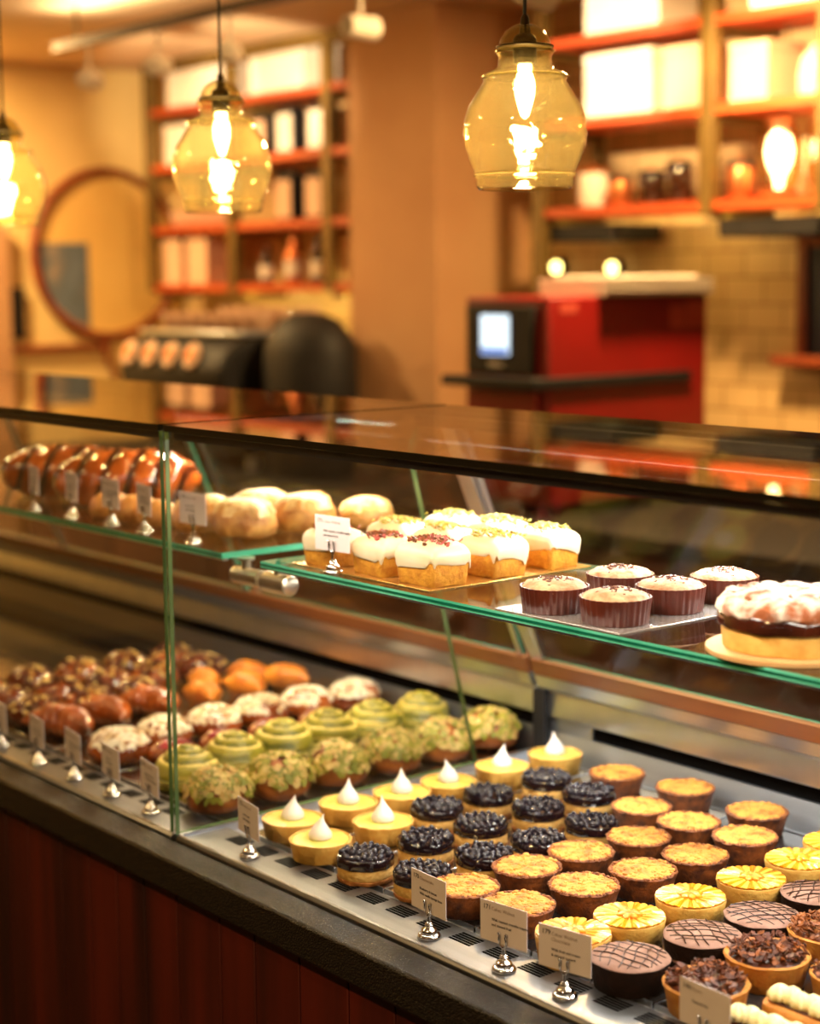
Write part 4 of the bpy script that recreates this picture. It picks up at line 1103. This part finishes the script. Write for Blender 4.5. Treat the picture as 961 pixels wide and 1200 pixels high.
for k in range(6):
    cup(-5.70+k*.1,3.74,.951+.4905,f'blush cup {ordinal(k)} from left in the back row on the espresso machine','cups on the espresso machine',1.2)
gd = thing('coffee_grinder','black domed machine beside the pillar, right of the espresso machine','machine',(-4.885,3.52,.951))
m = MB(); m.lathe([(.17,0),(.19,.04),(.20,.30),(.195,.42),(.175,.48),(.12,.535),(.06,.555),(0,.56)],32); 
for p in m.v: p.y *= .7
m.build('body',M_black,gd)
MB().ball((-.05,-.03,.555),.018).build('knob',M_chrome,gd); MB().box(-.02,.14,-.185,-.165,.20,.23).build('badge',M_copper,gd,bevel=.003)

# glasses on the back counter, seen through the far case
gg = 'glasses on the back counter'
for k,(x,y) in enumerate([(-5.0,3.42),(-4.9,3.45),(-4.80,3.42)]):
    t = thing('drinking_glass',['clear glass on the back counter, left of three','clear glass on the back counter, middle of three','clear glass on the back counter, right of three'][k],'glass',(x,y,.951),0,gg)
    m = MB(); m.lathe([(.025,0),(.034,.11),(.032,.11),(.023,.006),(0,.006)],20); m.build('tumbler',M_glass,t)

# ------------------------------------------------------------------ round mirror
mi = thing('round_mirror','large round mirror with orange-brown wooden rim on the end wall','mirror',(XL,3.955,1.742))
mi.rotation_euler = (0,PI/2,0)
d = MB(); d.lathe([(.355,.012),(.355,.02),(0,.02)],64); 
d.build('mirror_plate',mat('aged_mirror',rgb(240,200,120),rgb(232,190,110),3,rough=.45),mi)  # cream-yellow colour paints in the reflected wall
ring = MB(); n=96; vs=[]; fs=[]
for i in range(n):
    a=2*PI*i/n
    for k in range(10):
        b=2*PI*k/10; r=.368+.020*math.cos(b); vs.append((r*math.cos(a),r*math.sin(a),.022+.022*math.sin(b)))
for i in range(n):
    for k in range(10):
        j=(i+1)%n; l=(k+1)%10; fs.append((i*10+k,j*10+k,j*10+l,i*10+l))
ring.add(vs,fs); ring.build('wooden_rim',M_mirrorwood,mi)
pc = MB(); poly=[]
# reflection of a blue-grey picture, painted on the lower left of the plate (local x = down, y = world y)
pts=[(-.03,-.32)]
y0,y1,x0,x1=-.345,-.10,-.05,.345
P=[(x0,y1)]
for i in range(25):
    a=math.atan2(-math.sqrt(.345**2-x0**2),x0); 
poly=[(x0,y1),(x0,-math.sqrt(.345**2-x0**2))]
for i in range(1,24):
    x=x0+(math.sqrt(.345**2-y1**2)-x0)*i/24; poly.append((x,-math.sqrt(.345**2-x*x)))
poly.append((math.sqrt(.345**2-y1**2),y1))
pc.prism(poly,.0202,.0212,'z').build('reflected_picture',mat('blue_grey_reflection',rgb(110,124,140),rgb(146,134,124),7,rough=.5,c3=rgb(90,104,118)),mi)
MB().tube([(.37,-.03,.03),(.46,-.025,.028),(.56,.02,.022),(.66,.05,.02)],.012,10).build('leather_strap',M_mirrorwood,mi)
tag(MB().box(XL+.0005,XL+.035,3.47,3.53,1.375,1.60).build('wall_bar',M_black,bevel=.006),'dark upright bar on the end wall left of the mirror','wall bar')

for x,y,z,l in ((-4.51,4.25,1.655,'small globe imitating yellow light reflected on the tiles, right of the pillar'),(-4.235,4.25,1.65,'small globe imitating yellow light reflected on the tiles above the white tray stack')):
    t = thing('wall_light',l,'lamp',(x,YB-.001,z),0,'small yellow imitated reflections')  # glowing globes added to imitate under-shelf light reflected on the tiles
    m = MB(); m.lathe([(.028,0),(.03,.004),(.03,.018),(.024,.024)],20); o = m.build('housing',M_bronze,t); o.rotation_euler = (PI/2,0,0)
    m = MB(); m.ball((0,-.030,0),.020); m.build('lit_globe',emit('yellow_globe',(1,.80,.22),9),t)
t = thing('tealight','small yellow glow imitating light on the wall, lowest left shelf against the pillar','candle',(-5.385,4.10,1.6055))  # glowing cup added to imitate the yellow glow beside the pillar
MB().lathe([(.026,0),(.03,.05),(.028,.05),(.024,.004),(0,.004)],20).build('glass_cup',M_lant,t)
m = MB(); m.lathe([(.0,.006),(.016,.006),(.018,.03),(.010,.05),(0,.062)],16); m.build('flame',emit('flame',(1,.80,.22),9),t)

# ------------------------------------------------------------------ track lights
tk = thing('ceiling_track','dark ceiling track carrying the spot lights at upper left','light track',(0,0,0))
MB().box(-5.65,-3.0,2.985,3.015,2.42,2.45).build('rail',M_bronze,tk)
for x in (-5.5,-4.3,-3.1): MB().tube([(x,3.0,2.45),(x,3.0,ZC-.001)],.006,8).build('hanger',M_bronze,tk)
def spot(x, aim, label, e, ang, col=(1,.74,.42)):
    t = thing('track_spotlight',label,'lamp',(x,3.0,2.42),0,'track spotlights')
    MB().tube([(0,0,0),(0,0,-.09)],.007,8).build('stem',M_white,t)
    d = (Vector(aim)-Vector((x,3.0,2.30))).normalized()
    h = MB(); h.lathe([(.018,-.055),(.030,-.05),(.034,.05),(.030,.052),(.026,.02),(0,.02)],24)
    o = h.build('head',M_white,t); o.location = (0,0,-.115); o.rotation_euler = d.to_track_quat('Z','Y').to_euler()
    L = bpy.data.lights.new('spot_beam','SPOT'); L.energy = e; L.color = col; L.spot_size = math.radians(ang); L.spot_blend = .6; L.shadow_soft_size = .025
    lo = bpy.data.objects.new('spot_beam',L); COL.objects.link(lo); lo.parent = t
    lo.location = Vector((0,0,-.115))+d*.056; lo.rotation_euler = (-d).to_track_quat('Z','Y').to_euler()
spot(-5.42,(-6.5,4.1,2.40),'pale track spotlight at the left end of the ceiling track',120,38)
spot(-4.97,(-5.85,4.1,2.42),'pale track spotlight second from left, above the middle pendant',170,36)
spot(-4.55,(-5.75,4.1,2.2),'pale track spotlight third, tilted toward the left shelves',30,40)
spot(-3.9,(-3.97,4.1,2.30),'pale track spotlight aimed at the right shelf cartons, hidden by the pillar view',140,40)
spot(-3.2,(-3.3,4.1,2.2),'pale track spotlight farthest right, aimed at the right shelves',160,40)

# ------------------------------------------------------------------ lights
def area(name, loc, rot, sx, sy, e, col, spread=180):
    L = bpy.data.lights.new(name,'AREA'); L.shape = 'RECTANGLE'; L.size = sx; L.size_y = sy; L.energy = e; L.color = col
    L.spread = math.radians(spread)
    o = bpy.data.objects.new(name,L); COL.objects.link(o); o.location = loc; o.rotation_euler = rot
    return o
R = math.radians
# case strips (real LED strips in the top front profile, aimed back and down)
area('case_strip_near_front',((-1.953+X1)/2,1.203,1.411),(R(28),0,0),1.36,.012,3,(1,.88,.72))
area('case_strip_near',((-1.953+X1)/2,1.585,1.408),(R(-14),0,0),1.34,.014,11.5,(1,.96,.89))
area('case_strip_far',(-2.30,1.585,1.408),(R(-14),0,0),.6,.014,4.5,(1,.84,.58))
area('shelf_strip_near',((sa+sb)/2,1.314,1.231),(R(10),0,0),1.28,.008,1.8,(1,.90,.76))
area('shelf_strip_rear',((sa+sb)/2,1.592,1.234),(R(-8),0,0),1.28,.01,4.6,(1,.96,.91))
area('shelf_strip_far',(-2.65,1.314,1.231),(R(10),0,0),1.2,.008,.5,(1,.66,.32))
area('shelf_strip_far_rear',(-2.40,1.592,1.234),(R(-8),0,0),.7,.01,2.2,(1,.82,.52))
# unseen fill lamps added at the ceiling for general warm light
def downlight(x,y,e,col=(1,.64,.26),s=.16):
    L = bpy.data.lights.new('downlight','AREA'); L.shape = 'DISK'; L.size = s; L.energy = e; L.color = col
    o = bpy.data.objects.new('downlight',L); COL.objects.link(o); o.location = (x,y,ZC-.004)
for x,y,e in ((-5.8,1.6,26),(-3.2,.0,12),(-.9,-.5,50),(-3.18,3.5,84),(-6.55,2.7,78),(.6,2.6,24)): downlight(x,y,e)
# warm yellow strips under the hanging shelves, on the tiles
area('right_shelf_strip',(-3.7,4.10,1.80),(R(62),0,0),1.1,.01,2.0,(1,.72,.22))
area('left_shelf_strip',(-5.9,4.10,1.56),(R(62),0,0),1.1,.01,3.0,(1,.74,.22))

area('track_uplight',(-4.9,3.0,2.455),(PI,0,0),1.4,.02,9,(1,.76,.44))  # added lamp without a fixture, brightens the ceiling above the track
w = bpy.data.worlds.new('world'); S.world = w; w.use_nodes = True
w.node_tree.nodes['Background'].inputs[0].default_value = (1,.6,.3,1); w.node_tree.nodes['Background'].inputs[1].default_value = .02
S.view_settings.view_transform = 'Standard'; S.view_settings.look = 'None'; S.view_settings.gamma = 1
S.view_settings.use_curve_mapping = False; S.view_settings.exposure = 0.0
cy = S.cycles
cy.use_denoising = True; cy.max_bounces = 12; cy.transparent_max_bounces = 32; cy.glossy_bounces = 5; cy.diffuse_bounces = 4; cy.transmission_bounces = 6
cy.sample_clamp_indirect = 4; cy.caustics_reflective = False; cy.caustics_refractive = False
